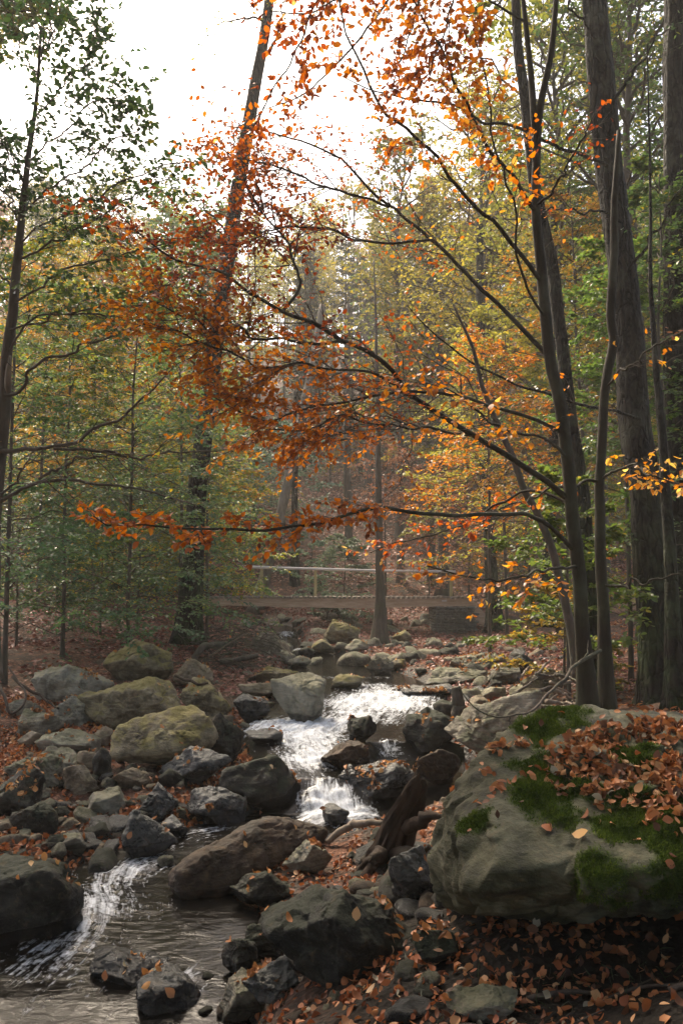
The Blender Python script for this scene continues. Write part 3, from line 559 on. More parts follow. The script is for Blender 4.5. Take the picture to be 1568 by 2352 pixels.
for r in [
    ("boulder", "pale pyramid shaped boulder behind the long brown slab", 'r_olive', 325, 1568, 165, 92, 11, 10, 0, 0, .7, 6, 11, 22),
    ("boulder", "broad lichened boulder with a dark undercut at the foot of the leaf slope", 'r_light', 162, 1624, 195, 98, 12, -12, -6, 0, .7, 6, 14, 18),
    ("boulder", "rounded brown boulder beside the tip of the brushwood pile", 'r_tan', 445, 1585, 90, 66, 13, 0, -6, 0, .8, 6, 14, 14),
    ("boulder", "long brown faced slab boulder spanning the left bank", 'r_olive', 325, 1688, 285, 128, 14, 8, 5, 0, .45, 6, 13, 20, .05, .03),
    ("boulder", "cracked layered boulder joining the right end of the brown slab", 'r_olive', 468, 1655, 125, 85, 15, -14, -16, 0, .7, 6, 14, 18, .07, .05),
    ("boulder", "yellow white flaky rock leaning on the brown slab", 'r_light', 178, 1672, 110, 76, 16, 12, 18, 0, .7, 6, 12, 18, .08, .06),
    ("boulder", "smooth rounded yellow olive boulder in front of the brown slab", 'r_olive', 378, 1772, 242, 130, 17, -6, 2, 0, .72, 6, 16, 11, .036, .012),
    ("boulder", "tilted blue grey wet slab under the yellow olive boulder", 'r_wet', 450, 1806, 165, 82, 18, -10, 16, 0, .6, 5, 12, 20, .04, .02),
    ("boulder", "dark angular block between the yellow olive boulder and the white water", 'r_dark', 507, 1752, 110, 104, 19, 18, -8, 0, .8, 6, 10, 24, .06, .03),
    ("rock", "flat greenish slab near the left edge under the lichened boulder", 'r_grey', 52, 1650, 98, 40, 20, 5, -4, 0, .7, 6, 12, 20),
    ("rock", "blue grey domed rock on the leafy left bank", 'r_grey', 84, 1698, 105, 58, 21, 0, 4, 0, .8, 6, 14, 12),
    ("rock", "narrow slab tipped upward against the blue grey domed rock", 'r_tan', 65, 1718, 66, 34, 22, -12, 32, 0, .6, 4, 10, 24),
    ("rock", "long low grey slab in the middle of the left bank", 'r_grey', 152, 1740, 150, 58, 23, 6, -7, 0, .6, 5, 12, 22, .05, .04),
    ("rock", "dark layered rock below the long low grey slab", 'r_grey', 132, 1776, 124, 48, 24, -8, -12, 0, .7, 6, 12, 20, .06, .06),
    ("rock", "chunky splintered dark rock with leaves on its top", 'r_grey', 78, 1822, 128, 82, 25, 20, -14, 0, .7, 6, 12, 22, .07, .07),
    ("rock", "tan wedge shaped rock pointing at the stream", 'r_tan', 180, 1828, 96, 66, 26, -16, -14, 0, .8, 6, 11, 22),
    ("rock", "small tan block above the tan wedge rock", 'r_tan', 205, 1770, 62, 40, 27, 0, -20, 0, .8, 4, 11, 22),
    ("boulder", "dark grey green rock cut by the left edge of the leafy bank", 'r_dark', 42, 1888, 135, 104, 28, 8, -6, 0, .8, 6, 12, 20),
    ("rock", "lower dark rock leaning on the dark grey green one", 'r_dark', 78, 1925, 110, 72, 29, 0, -12, 0, .8, 6, 12, 18),
    ("rock", "pinkish flat stone in front of the yellow olive boulder", 'r_tan', 304, 1812, 98, 40, 30, 0, 4, 0, .7, 6, 11, 20, .05, .04),
    ("rock", "light topped block with scattered leaves in the left gravel", 'r_light', 248, 1878, 92, 62, 31, 14, 6, 0, .9, 5, 10, 24),
    ("rock", "upright dark wet pointed rock beside a thread of water", 'r_wet', 362, 1898, 82, 102, 32, 25, -14, 0, .8, 6, 11, 22),
    ("boulder", "broad dark wet rock topped with leaves left of the long brown boulder", 'r_wet', 494, 1896, 148, 78, 33, -6, -3, 0, .8, 6, 14, 15),
    ("boulder", "large dark ledge rock beside the lower waterfall", 'r_dark', 598, 1862, 196, 112, 34, 6, -5, 0, .6, 5, 13, 16),
    ("boulder", "shiny wet rock sloping into the lower stream", 'r_wet', 322, 1978, 158, 98, 35, -8, -13, 0, .75, 6, 14, 13, .05, .02),
    ("rock", "dark jagged rock beside the pale hero boulder", 'r_wet', 583, 1656, 92, 62, 36, 6, 0, 0, .8, 6, 11, 22),
    ("rock", "small dark rock breaking the foam left of the pale boulder", 'r_wet', 600, 1712, 96, 34, 37, 0, -12, 0, .8, 4, 11, 20),
    ("boulder", "dark boulder cut off at the lower left corner of the stream", 'r_dark', 52, 2178, 250, 178, 38, 8, -5, 0, .9, 6, 13, 16),
    ("boulder", "big pale boulder standing in the middle of the stream", 'r_light', 705, 1665, 170, 112, 39, 12, -2, 0, .75, 6, 13, 18, .05, .02),
    ("rock", "low mossy rock behind the pale midstream boulder", 'r_olive', 798, 1582, 80, 32, 40, 0, -5, 0, .8, 4, 13, 14),
    ("boulder", "olive ridged rock on the left edge of the upper pool", 'r_olive', 634, 1575, 98, 46, 41, -8, -10, 0, .7, 6, 11, 20),
    ("rock", "brown flat rock below the olive ridged rock", 'r_tan', 590, 1602, 84, 34, 42, 4, -8, 0, .8, 4, 12, 18),
    ("boulder", "black rock capped with leaves between the two small falls", 'r_dark', 827, 1712, 76, 74, 43, 10, -8, 0, .8, 6, 11, 22),
    ("boulder", "brown black layered rock with the falls running past its left end", 'r_brown', 806, 1768, 136, 58, 44, -4, 3, 0, .7, 6, 11, 22, .06, .06),
    ("boulder", "rounded black boulder right of the small side fall", 'r_dark', 986, 1740, 128, 106, 45, 0, -4, 0, .85, 5, 15, 13),
    ("rock", "small mossy dark rock behind the rounded black boulder", 'r_dark', 1026, 1652, 64, 44, 46, 0, -6, 0, .9, 4, 13, 14),
    ("boulder", "large smooth grey green boulder behind the mossy one", 'r_grey', 1150, 1770, 250, 165, 47, -14, 4, 0, .7, 6, 12, 18, .045, .03),
    ("boulder", "pale flat slab at the edge of the leafy far right bank", 'r_grey', 1100, 1540, 140, 34, 48, -6, 5, 0, .8, 6, 11, 20, .05, .05),
    ("boulder", "long slab lying along the right edge of the upper pool", 'r_grey', 1050, 1572, 150, 38, 49, -4, 4, 0, .6, 5, 11, 20, .06, .05),
    ("boulder", "dark block sitting on the right bank slabs", 'r_dark', 1195, 1552, 72, 46, 50, 20, 8, 0, .8, 6, 10, 24),
    ("boulder", "mid grey block below the dark block on the right bank", 'r_grey', 1160, 1572, 74, 44, 51, 12, -14, 0, .8, 6, 10, 24),
    ("boulder", "grey angular boulder half under the thin trunks on the right", 'r_grey', 1250, 1600, 110, 62, 52, 10, 12, 0, .8, 6, 10, 22),
    ("rock", "flat white worn stone among the right bank cobbles", 'r_light', 1190, 1602, 60, 26, 53, 0, 4, 0, .8, 4, 12, 16),
    ("rock", "pinkish worn stone left of the flat white one", 'r_light', 1135, 1608, 60, 28, 54, 0, 8, 0, .8, 4, 12, 16),
    ("rock", "yellowish block right of the dead stub", 'r_tan', 1092, 1640, 62, 44, 55, 12, -4, 0, .8, 4, 10, 22),
    ("boulder", "greenish boulder on the right edge of the upper pool", 'r_grey', 872, 1550, 64, 38, 56, 0, 6, 0, .8, 6, 11, 18),
    ("rock", "low yellowish rock behind the greenish pool boulder", 'r_olive', 915, 1540, 50, 26, 57, 0, 0, 0, .8, 4, 12, 18),
    ("rock", "flat leaf strewn wet ledge crossing the right of the stream", 'r_wet', 975, 1598, 150, 20, 58, -3, 2, 0, .5, 4, 12, 18, .05, .05),
    ("boulder", "big rounded boulder below the middle of the footbridge", 'r_olive', 780, 1482, 92, 56, 59, 0, 12, 0, .8, 6, 12, 16),
    ("rock", "tilted slab in front of the rounded boulder under the bridge", 'r_olive', 735, 1502, 60, 40, 60, 0, 20, 0, .7, 4, 11, 20),
    ("boulder", "grey boulder beside the upper cascade", 'r_grey', 608, 1500, 72, 52, 61, 0, -14, 0, .8, 6, 12, 18),
    ("rock", "pale flat rock at the head of the upper pool", 'r_light', 684, 1534, 66, 26, 62, 0, 3, 0, .8, 4, 12, 16),
    ("rock", "dark stone beside the thread of water below the bridge", 'r_dark', 705, 1512, 42, 26, 63, 0, 0, 0, .8, 4, 12, 16),
    ("rock", "brown stone standing on the near edge of the upper pool head", 'r_tan', 650, 1510, 36, 34, 64, 0, 0, 0, .8, 4, 12, 16),
    ("rock", "wedge of grey rock left of the bridge trunk", 'r_grey', 820, 1500, 60, 30, 65, 0, 10, 0, .8, 4, 12, 16),
    ("rock", "yellow grey rock right of the bridge trunk roots", 'r_olive', 925, 1478, 54, 32, 66, 0, 0, 0, .8, 4, 12, 16),
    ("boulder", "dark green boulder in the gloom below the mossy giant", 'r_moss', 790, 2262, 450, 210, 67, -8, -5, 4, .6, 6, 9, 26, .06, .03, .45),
    ("rock", "low wet rock between the long brown boulder and the dark green one", 'r_dark', 612, 2096, 165, 68, 68, 6, -3, 0, .7, 6, 12, 16),
    ("rock", "angular grey green rock leaning on the end of the long brown boulder", 'r_grey', 706, 2012, 110, 70, 69, -10, -14, 0, .7, 6, 10, 24),
    ("boulder", "wet grey slab tucked under the left flank of the mossy giant", 'r_wet', 955, 2082, 120, 125, 70, 8, 24, 0, .7, 6, 11, 18),
    ("rock", "wet stone with two stuck leaves above the tiny spill", 'r_wet', 375, 2325, 160, 66, 71, 4, -4, 0, .9, 6, 12, 16, .07, .03, .6),
    ("rock", "dark fin of rock splitting the near current", 'r_wet', 285, 2262, 175, 44, 72, -10, -16, 0, .8, 6, 10, 24, .08, .04, .6),
    ("rock", "round dark rock right of the tiny spill", 'r_dark', 556, 2252, 96, 78, 73, 0, 0, 0, .8, 6, 13, 14),
    ("rock", "dark slab closing the pool on its bank side", 'r_dark', 610, 2210, 130, 70, 84, 30, -8, 0, .8, 6, 11, 20, .06, .03, .4),
    ("rock", "leaf flecked dark rock wedged under the dark green boulder", 'r_wet', 640, 2310, 150, 80, 85, -14, 6, 0, .8, 6, 11, 20, .06, .03, .4),
    ("rock", "grey pitted stone at the near water edge", 'r_grey', 556, 2345, 130, 82, 74, 20, 8, 0, .8, 6, 11, 20),
    ("rock", "small black stone in the plunge pool", 'r_wet', 770, 1896, 64, 40, 75, 0, -6, 0, .8, 4, 12, 14),
    ("boulder", "leaf dotted ledge rock glazed with water beside the lower fall", 'r_wet', 868, 1838, 200, 78, 76, -6, 6, 0, .8, 6, 12, 16, .07, .04),
    ("boulder", "brown wet rock between the stump and the grey green boulder", 'r_brown', 1005, 1816, 112, 90, 77, 10, -6, 0, .8, 6, 12, 18),
    ("rock", "grey stone half buried in leaves at the foot of the dark bank", 'r_dark', 1010, 2222, 130, 72, 78, 10, 8, 0, .7, 6, 11, 20),
    ("rock", "blue grey stone at the bottom edge among leaves", 'r_grey', 1110, 2350, 170, 50, 79, 0, 5, 0, .7, 6, 12, 18),
    ("rock", "light block on the left bank beyond the pinkish flat stone", 'r_tan', 237, 1716, 50, 44, 80, 12, -8, 0, .8, 4, 10, 24),
    ("rock", "dark cobble squeezed beside the yellow olive boulder", 'r_dark', 236, 1786, 50, 66, 81, 0, 0, 0, .8, 4, 12, 16),
    ("rock", "low dark rock in the shallows below the dark wet rock", 'r_wet', 400, 1925, 66, 42, 82, 0, -16, 0, .8, 4, 12, 16),
    ("rock", "grey slab edge at the gravel shore", 'r_grey', 155, 1965, 90, 46, 83, 0, 6, 0, .7, 4, 11, 20),
]: rock(*r)

# long brown boulder lying across the stream
p1 = P3(395, 2015, 6.75); p2 = P3(715, 1925, 7.6); c = (p1 + p2) / 2; v = p2 - p1
V, Fc = rock_geo(101, (float(np.linalg.norm(v)) * .585, .27, .245), 6, 20, 10, .034, .006, (R_(-8), -math.atan2(v[2], math.hypot(v[0], v[1])) - R_(3), math.atan2(v[1], v[0])), .22, .8)
Q = V + c; o = mk("boulder", V, [Fc], M['r_brown'], None, None, True, {"damp": 1 - sstep(Q[:, 2] - water_z(Q[:, 0], Q[:, 1]), .03, .13)}); o.location = tuple(c + np.array([0, .05, -.01])); tag(o, "long gritty brown boulder lying slanted across the near stream", "boulder"); LONGB = o

# mossy giant
BC = P3(1420, 1850, 4.45)
pl = [((-.08, -.36, .93), P3(1400, 1735, 4.5)), ((-.60, -.14, .79), P3(1150, 1760, 4.45)), ((-.86, -.02, .34), P3(1062, 1880, 4.2)), ((-.96, .05, -.2), P3(1015, 1985, 4.15)), ((-.42, -.88, .10), P3(1130, 1990, 3.80)), ((.05, -.78, -.62), P3(1450, 1965, 3.66)), ((.0, -.9, .42), P3(1400, 1900, 3.72)),
      ((-.15, -.75, -.64), P3(1180, 2080, 3.72)), ((.0, -.35, -.93), P3(1300, 2085, 3.95)), ((-.15, .95, .30), P3(1400, 1630, 5.35)), ((-.5, .6, .6), P3(1180, 1688, 4.9)), ((.95, 0, .2), P3(1560, 1800, 4.4) + np.array([1.0, 0, 0])), ((.15, .1, .97), P3(1400, 1628, 5.1)), ((0, 0, -1), BC - np.array([0, 0, .66])), ((.6, -.7, .3), P3(1560, 1850, 3.8) + np.array([.75, 0, 0]))]
n = nrm(np.array([a for a, _ in pl])); hh = np.array([float(np.dot(n[i], p - BC)) for i, (_, p) in enumerate(pl)])
D, Fc = ico(7)
rad = hull_radius(D, n, np.maximum(hh, .12), 17.0)
V = D * rad[:, None]
lump = fbm(V * 1.9 + 7, 41, 5, .5); ridged = np.abs(fbm(V * 3.2 + 2, 42, 4)); fol = fbm(np.stack([V[:, 0] * 2 + V[:, 2] * 2, V[:, 1] * 6, V[:, 2] * 5 - V[:, 0] * 2], -1), 43, 4)
_gl = smooth_path(np.array([P3(1270, 1680, 4.75), P3(1190, 1730, 4.5), P3(1130, 1800, 4.25), P3(1105, 1880, 4.05), P3(1085, 1960, 3.9)]) - BC, 40)
_gd = np.linalg.norm(V[:, None, :] - _gl[None], axis=-1).min(1) if len(V) < 50000 else np.concatenate([np.linalg.norm(v[:, None, :] - _gl[None], axis=-1).min(1) for v in np.array_split(V, 12)])
V = V - D * (.055 * np.exp(-(_gd / .06) ** 2) - .035 * np.exp(-((_gd - .14) / .06) ** 2))[:, None]
V = V + D * facet(V, 70, .028, rg(88), 88)[:, None]
V = V + D * (lump * .055 + (ridged - .3) * .075 + fol * .030 - np.exp(-(fbm(V * 1.7 + 21, 46, 4) / .03) ** 2) * .03 + fbm(V * 12, 44, 4) * .011)[:, None]
BV = V + BC
def pick(px_, py_):
    rn = ray(px_, py_) / np.linalg.norm(ray(px_, py_)); dv = V + BC - np.array([0, 0, EYE]); t = dv @ rn; k = np.linalg.norm(dv - t[:, None] * rn, axis=1) < .03
    return V[np.where(k)[0][t[k].argmin()]] if k.any() else None
def field(spots, c, fr, na, sd):
    f = np.full(len(c), -1.0)
    for a, b, r_ in spots:
        p = pick(a, b)
        if p is not None: f = np.maximum(f, 1.15 - np.linalg.norm(c - p, axis=1) / r_)
    return f + na * fbm(c * fr + 4, sd, 5, .62)
MOSS = [(1265, 1655, .22), (1320, 1640, .14), (1230, 1745, .14), (1250, 1810, .20), (1310, 1790, .18), (1300, 1865, .20), (1400, 1715, .10), (1470, 1740, .12), (1400, 1900, .24), (1480, 1910, .22), (1550, 1900, .28), (1370, 1950, .18), (1460, 1830, .12), (1180, 1740, .08), (1090, 1880, .10)]
def moss_field(c, n2): return sstep(field([(a, b, r_ * .95) for a, b, r_ in MOSS], c, 6.0, .85, 61), -.35, .9)
_vt = V[Fc]; _fn = np.cross(_vt[:, 1] - _vt[:, 0], _vt[:, 2] - _vt[:, 0]); _vn = np.zeros_like(V)
for _k in range(3): np.add.at(_vn, Fc[:, _k], _fn)
_vn = nrm(_vn)
giant = mk("boulder", V, [Fc], M['r_boulder'], None, None, True, {"moss": moss_field(V, _vn[:, 2])}); giant.location = tuple(BC); tag(giant, "giant mossy boulder strewn with orange leaves overhanging the near right bank", "boulder")
# face data of the giant for moss tufts and leaves
tri = V[Fc]; gn = np.cross(tri[:, 1] - tri[:, 0], tri[:, 2] - tri[:, 0]); garea = np.linalg.norm(gn, axis=1) / 2; gn = nrm(gn); gc = tri.mean(1)
def on_giant(nw, weight, g):
    p = garea * weight; p = p / p.sum(); i = g.choice(len(p), nw, p=p); a = g.random((nw, 2)); a = np.where(a.sum(1, keepdims=True) > 1, 1 - a, a)
    t = tri[i]; return t[:, 0] + (t[:, 1] - t[:, 0]) * a[:, :1] + (t[:, 2] - t[:, 0]) * a[:, 1:], gn[i]
g = rg(5)
mossw = moss_field(gc, gn[:, 2]) ** 2.8
X, Nn = on_giant(70000, mossw + 1e-6, g)
D_ = nrm(Nn + g.normal(0, .55, X.shape)); V_, f_, h_ = leaves(X - Nn * .004, D_, nrm(g.normal(0, 1, X.shape)), g.uniform(.008, .022, len(X)), np.clip(g.random(len(X)) * .7 + .3 * fbm(X * 9, 3, 2), 0, 1), wd=.22)
mk("moss", V_, f_, M['mossfuzz'], giant, {"hue": h_}, False)
LEAFS = [(1340, 1690, .20), (1290, 1715, .12), (1250, 1700, .10), (1390, 1745, .16), (1450, 1770, .18), (1530, 1760, .25), (1500, 1690, .14), (1560, 1660, .2), (1560, 1820, .22), (1490, 1840, .14), (1430, 1815, .12), (1265, 1790, .12), (1225, 1775, .07), (1140, 1700, .08), (1195, 1695, .08), (1120, 1765, .07), (1150, 1790, .07), (1100, 1830, .06), (1390, 1660, .08), (1330, 1745, .1), (1360, 1800, .07)]
leafw = sstep(field(LEAFS, gc, 7.0, .7, 77), .1, .8) * sstep(gn[:, 2], .25, .6) * (1 - .55 * mossw)
X, Nn = on_giant(1350, leafw + .012 * (gn[:, 2] > .35), g)
def litter_geo(X, Nn, g, smin=.045, smax=.075, lift=.012, full=True):
    k = len(X); t = nrm(np.cross(Nn, g.normal(0, 1, (k, 3)))); N2 = nrm(Nn + g.normal(0, .55, (k, 3)))
    hue = np.clip(g.beta(1.7, 1.6, k) + .1 * fbm(X * 3, 9, 2), 0, 1)
    return leaves(X + Nn * g.uniform(.2, 1.6, (k, 1)) * lift - t * .03, nrm(t + N2 * g.normal(.05, .2, (k, 1))), N2, g.uniform(smin, smax, k), hue, full, g.normal(.6, 1.3, k), g, g.uniform(.42, .8, (k, 1)))
V_, f_, h_ = litter_geo(X + BC, Nn, g, .035, .066)
o = mk("fallen_leaves", V_, f_, M['litter'], None, {"hue": h_}, True); tag(o, "orange brown fallen leaves lying on the giant mossy boulder", None, None, "stuff")

# ------------------------------------------------------------------ footbridge and its stone pier
BY = 25.0
bx0, bx1 = P3(425, 1372, BY)[0], P3(1078, 1372, BY)[0]; bz = P3(700, 1371, BY)[2]
br = thing("footbridge", "wooden footbridge with one thin handrail crossing above the stream", "bridge", ((bx0 + bx1) / 2, BY + .6, bz))
B0 = np.array(br.location)
def box(a, cx, cy, cz_, dx, dy, dz, rot=None):
    v = np.array([[i, j, k] for i in (-.5, .5) for j in (-.5, .5) for k in (-.5, .5)]) * [dx, dy, dz]
    if rot is not None: v = v @ rot.T
    f = np.array([[0, 1, 3, 2], [4, 6, 7, 5], [0, 4, 5, 1], [2, 3, 7, 6], [0, 2, 6, 4], [1, 5, 7, 3]])
    a.add(v + [cx, cy, cz_], [f])
L = bx1 - bx0; g = rg(3)
for yy in (-.52, .52):
    a = Acc(); nseg = 60; xx = np.linspace(-L / 2, L / 2, nseg)
    top = -.048 + 0 * xx; bot = -.285 - .03 * np.sin(xx * .9 + 1) + g.normal(0, .006, nseg)
    for i in range(1): pass
    ring = np.stack([np.stack([xx, 0 * xx + yy - .05, top], -1), np.stack([xx, 0 * xx + yy + .05, top], -1), np.stack([xx, 0 * xx + yy + .05, bot], -1), np.stack([xx, 0 * xx + yy - .05, bot], -1)], 1)
    ii = np.arange(nseg * 4).reshape(nseg, 4); q = np.stack([ii[:-1], np.roll(ii[:-1], -1, 1), np.roll(ii[1:], -1, 1), ii[1:]], -1).reshape(-1, 4)
    a.add(ring.reshape(-1, 3), [q, np.array([[0, 3, 2, 1], [nseg * 4 - 4, nseg * 4 - 3, nseg * 4 - 2, nseg * 4 - 1]])]); a.build("beam", M['beam'], br, None, False)
a = Acc(); npl = 58
for i in range(npl):
    x = -L / 2 + (i + .5) * L / npl; box(a, x, g.normal(0, .01), -.018 + g.normal(0, .005), L / npl * .62, 1.26 + g.normal(0, .02), .06, rotm(0, 0, g.normal(0, .01)))
a.build("deck", M['plank'], br, None, False)
ry = .56
for px_ in (600, 724, 877, 1036):
    x = P3(px_, 1350, BY + 1.1)[0] - B0[0]; a = Acc(); box(a, x, ry + .02, .40, .085, .085, .95); a.build("post", M['post'], br, None, False)
rl = [P3(560, 1302, BY + 1.1), P3(724, 1307, BY + 1.1), P3(880, 1311, BY + 1.1), P3(1045, 1313, BY + 1.1)]
V_, f_ = tubes(smooth_path(rl, 24) - B0, np.linspace(.042, .036, 24) * (1 + g.normal(0, .05, 24)), 8); mk("handrail", V_, f_, M['rail'], br)
pa, pb = P3(1076, 1384, BY), P3(1132, 1444, BY - .1)
a = Acc(); dv = pb - pa; ln = np.linalg.norm(dv); ang = math.atan2(-dv[2], dv[0])
for yy in (-.5, .5):
    box(a, (pa[0] + pb[0]) / 2 - B0[0], yy, (pa[2] + pb[2]) / 2 - B0[2], ln, .1, .26, rotm(0, ang, 0))
a.build("ramp_beam", M['beam'], br, None, False)
a = Acc(); p_ = P3(1020, 1377, BY); box(a, p_[0] - B0[0], -.575, -.11, .14, .01, .05); a.build("name_plate", M['rail'], br, None, False)

px0, px1 = P3(1003, 1400, BY)[0], P3(1084, 1400, BY)[0]; pz1 = bz - .30; pz0 = float(H((px0 + px1) / 2, BY)) - .1
pier = thing("stone_pier", "stacked stone bridge pier wrapped in wire mesh under the right end of the deck", "pier", ((px0 + px1) / 2, BY + .55, pz0))
a = Acc(); g = rg(8); D4, F4 = ico(2); wd = px1 - px0; hh_ = pz1 - pz0
z = 0.0; row = 0
while z < hh_:
    rh = g.uniform(.055, .10)
    for face in (0, 1, 2):
        x = 0.0; ext = wd if face == 0 else 1.0
        while x < ext:
            sw = g.uniform(.10, .26); V_ = np.sign(D4) * np.abs(D4) ** .6 * np.array([sw, .2, rh]) * .56
            c_ = np.array([x + sw / 2 - wd / 2, -.5, z + rh / 2]) if face == 0 else np.array([(-wd / 2 if face == 1 else wd / 2), -.5 + x + sw / 2, z + rh / 2])
            if face: V_ = V_[:, [1, 0, 2]]
            V_ = V_ * (1 + .12 * vnoise(V_ * 9 + c_ * 3, 2)[:, None]); a.add(V_ + c_, [F4]); x += sw
    z += rh
box(a, 0, .02, hh_ / 2, wd - .1, 1.0, hh_)
a.build("stonework", M['stone'], pier)
a = Acc(); ps = []
for i in range(15): x = -wd / 2 - .03 + (wd + .06) * i / 14; ps.append(np.stack([np.full(6, x), np.full(6, -.65), np.linspace(0, hh_ + .02, 6)], -1))
for i in range(14): z = hh_ * (i + .5) / 14; ps.append(np.stack([np.linspace(-wd / 2 - .03, wd / 2 + .03, 6), np.full(6, -.652), np.full(6, z)], -1))
V_, f_ = tubes(np.array(ps), np.full((len(ps), 6), .004), 4); mk("wire_mesh", V_, f_, M['wire'], pier)

# ------------------------------------------------------------------ trees
def px_path(pts, n=None, wig=0, seed=0):
    p = smooth_path(np.array([P3(*a) for a in pts]), n or max(8, len(pts) * 5))
    if wig:
        s = np.linspace(0, 1, len(p)); o = np.stack([fbm(np.stack([s * 9, 0 * s + k * 7.7, 0 * s], -1), seed + k, 3) for k in range(3)], -1); p = p + o * wig * np.sin(s * math.pi)[:, None]
    return p
def trunk_mesh(name, P, R, mat, parent, off, k=20, furrow=.0, flare=0.0, seed=0):
    V, fs = tubes(P, R, k)
    if furrow or flare:
        n = len(P); C = np.repeat(P, k, 0); Dv = V - C; rr = np.linalg.norm(Dv, axis=1, keepdims=True); u = Dv / np.maximum(rr, 1e-6)
        q = np.concatenate([u * 5.0, C[:, 2:3] * 1.1], 1)
        f = fbm(np.stack([q[:, 0], q[:, 1], q[:, 3]], -1), seed, 4)
        V = V + u * rr * f[:, None] * furrow
        if flare:
            h = np.repeat(np.arange(n), k) / n; zz = V[:, 2] - P[0, 2]
            a = np.arctan2(u[:, 1], u[:, 0]); lob = 1 + .5 * np.cos(a * 5 + seed)
            V = V + u * (rr * flare * lob[:, None] * np.exp(-np.maximum(zz, 0) / .28)[:, None]) * [1, 1, .2]
    return mk(name, V - off, fs, M[mat], parent)
def branch_mesh(paths, r0, r1, parent, off, mat='bark_beech', k=7, name="branch"):
    out = []
    for i, p in enumerate(paths):
        rr = np.linspace(1, 0, len(p)) ** .8 * (r0[i] * .72 - r1) + r1
        V, fs = tubes(p, rr, k); o = mk(name, V - off, fs, M[mat], parent); BR[id(p)] = o; out.append(o)
    return out
BR = {}
def resample(paths, n): return np.stack([smooth_path(p, n) for p in paths])
def dress(paths, g, t0, twig_len, per, lsize, hue, mat, parent, off, sub=4, lper=6, lsub=5, keep=1.0, full=True, flat=.55, ang=.8, twigmat='twig', curl=.8, droop=.05, nz=.5, name=("twigs", "foliage")):
    """twigs, side twigs and leaves along branch paths, kept under their own branch"""
    if len(paths) > 1:
        return sum(dress([p], g, t0, twig_len, per, lsize, hue, mat, parent, off, sub, lper, lsub, keep, full, flat, ang, twigmat, curl, droop, nz, name) for p in paths)
    parent = BR.get(id(paths[0]), parent)
    B = resample(paths, 26); tl = np.array(twig_len) if np.ndim(twig_len) else np.full(len(B), twig_len)
    T1, L1 = offshoots(B, per, t0, 1.0, tl, ang, g, flat, droop)
    T2, L2 = offshoots(T1, sub, .2, 1.0, L1 * .5, .75, g, flat, droop, 4)
    r1 = .0045; a = Acc()
    V, fs = tubes(T1, np.linspace(1.0, .35, 5)[None] * np.clip(L1 * .008, .0022, .007)[:, None], 4, False); a.add(V, fs)
    V, fs = tubes(T2, np.linspace(1.0, .4, 4)[None] * np.full((len(T2), 1), .0019), 3, False); a.add(V, fs)
    a.build(name[0], M[twigmat], parent, off)
    X, D = leaf_pts(T1, lper, .15, 1.02, g); X2, D2 = leaf_pts(T2, lsub, .1, 1.05, g)
    X = np.concatenate([X, X2]); D = np.concatenate([D, D2])
    cl = fbm(X * 1.6 + 3, 91, 3)
    k = g.random(len(X)) < keep * np.clip(.8 + cl * .8, .1, 1); X, D = X[k], D[k]; m = len(X)
    Nn = nrm(np.stack([g.normal(0, nz, m), g.normal(0, nz, m), np.ones(m)], -1)); D = nrm(D + np.array([0, 0, -1.0]) * g.uniform(0, .9, (m, 1)) * (1 if full else .4))
    hv = np.clip(hue[0] + hue[1] * g.normal(0, 1, m) + hue[2] * fbm(X * .9 + 5, 33, 3), 0, 1)
    V, fs, h = leaves(X, D, Nn, lsize * g.uniform(.55, 1.2, m), hv, full, g.normal(.3, curl, m) if full else None, g)
    mk(name[1], V - off, fs, M[mat], parent, {"hue": h}, full)
    return m

# copper beech: thin two-topped stem with long sweeping limbs
cb = thing("beech_tree", "slim copper leaved beech whose long dark limbs sweep across the stream", "tree", P3(1350, 1660, 7.05)); off = np.array(cb.location)
g = rg(21)
st = [(1352, 1690, 7.05), (1345, 1560, 7.05), (1334, 1421, 7), (1329, 1321, 7), (1314, 1196, 7), (1304, 1071, 7), (1284, 921, 7), (1264, 836, 7), (1251, 721, 7), (1240, 600, 7), (1229, 475, 7), (1231, 375, 7), (1239, 250, 7), (1264, 125, 7), (1276, 0, 7), (1285, -160, 7)]
p = px_path(st, 70); trunk_mesh("trunk", p, np.interp(np.linspace(0, 1, 70), [0, .12, .5, .75, 1], [.085, .058, .048, .032, .016]), 'bark_beech', cb, off, 14, .06, .5, 3)
p = px_path([(1231, 385, 7), (1226, 275, 7), (1219, 175, 7.02), (1206, 50, 7.05), (1190, -110, 7.1)], 20); trunk_mesh("fork", p, np.linspace(.034, .016, 20), 'bark_beech', cb, off, 10, .05)
A = []
A.append((.036, [(1298, 1142, 7), (1234, 1091, 6.9), (1159, 1041, 6.8), (1084, 1001, 6.7), (1024, 961, 6.65), (974, 921, 6.6), (939, 906, 6.55), (904, 871, 6.5), (859, 831, 6.45), (784, 784, 6.4), (700, 741, 6.35), (650, 715, 6.3), (575, 670, 6.25), (525, 630, 6.2), (450, 610, 6.1), (390, 590, 6.05), (325, 540, 6), (270, 485, 6)]))
A.append((.030, [(1262, 822, 7), (1214, 771, 7.1), (1164, 721, 7.2), (1134, 690, 7.25), (1084, 645, 7.3), (1044, 600, 7.35), (994, 550, 7.4), (949, 510, 7.45), (894, 475, 7.5), (844, 435, 7.5), (784, 370, 7.5), (700, 330, 7.4), (600, 300, 7.3), (520, 290, 7.2)]))
A.append((.026, [(1241, 645, 7), (1199, 590, 6.8), (1164, 550, 6.7), (1134, 515, 6.6), (1104, 485, 6.5), (1054, 425, 6.4), (1004, 370, 6.3), (959, 320, 6.2), (904, 275, 6.1), (864, 230, 6), (829, 160, 5.9), (809, 110, 5.85), (794, 65, 5.8), (770, -40, 5.8)]))
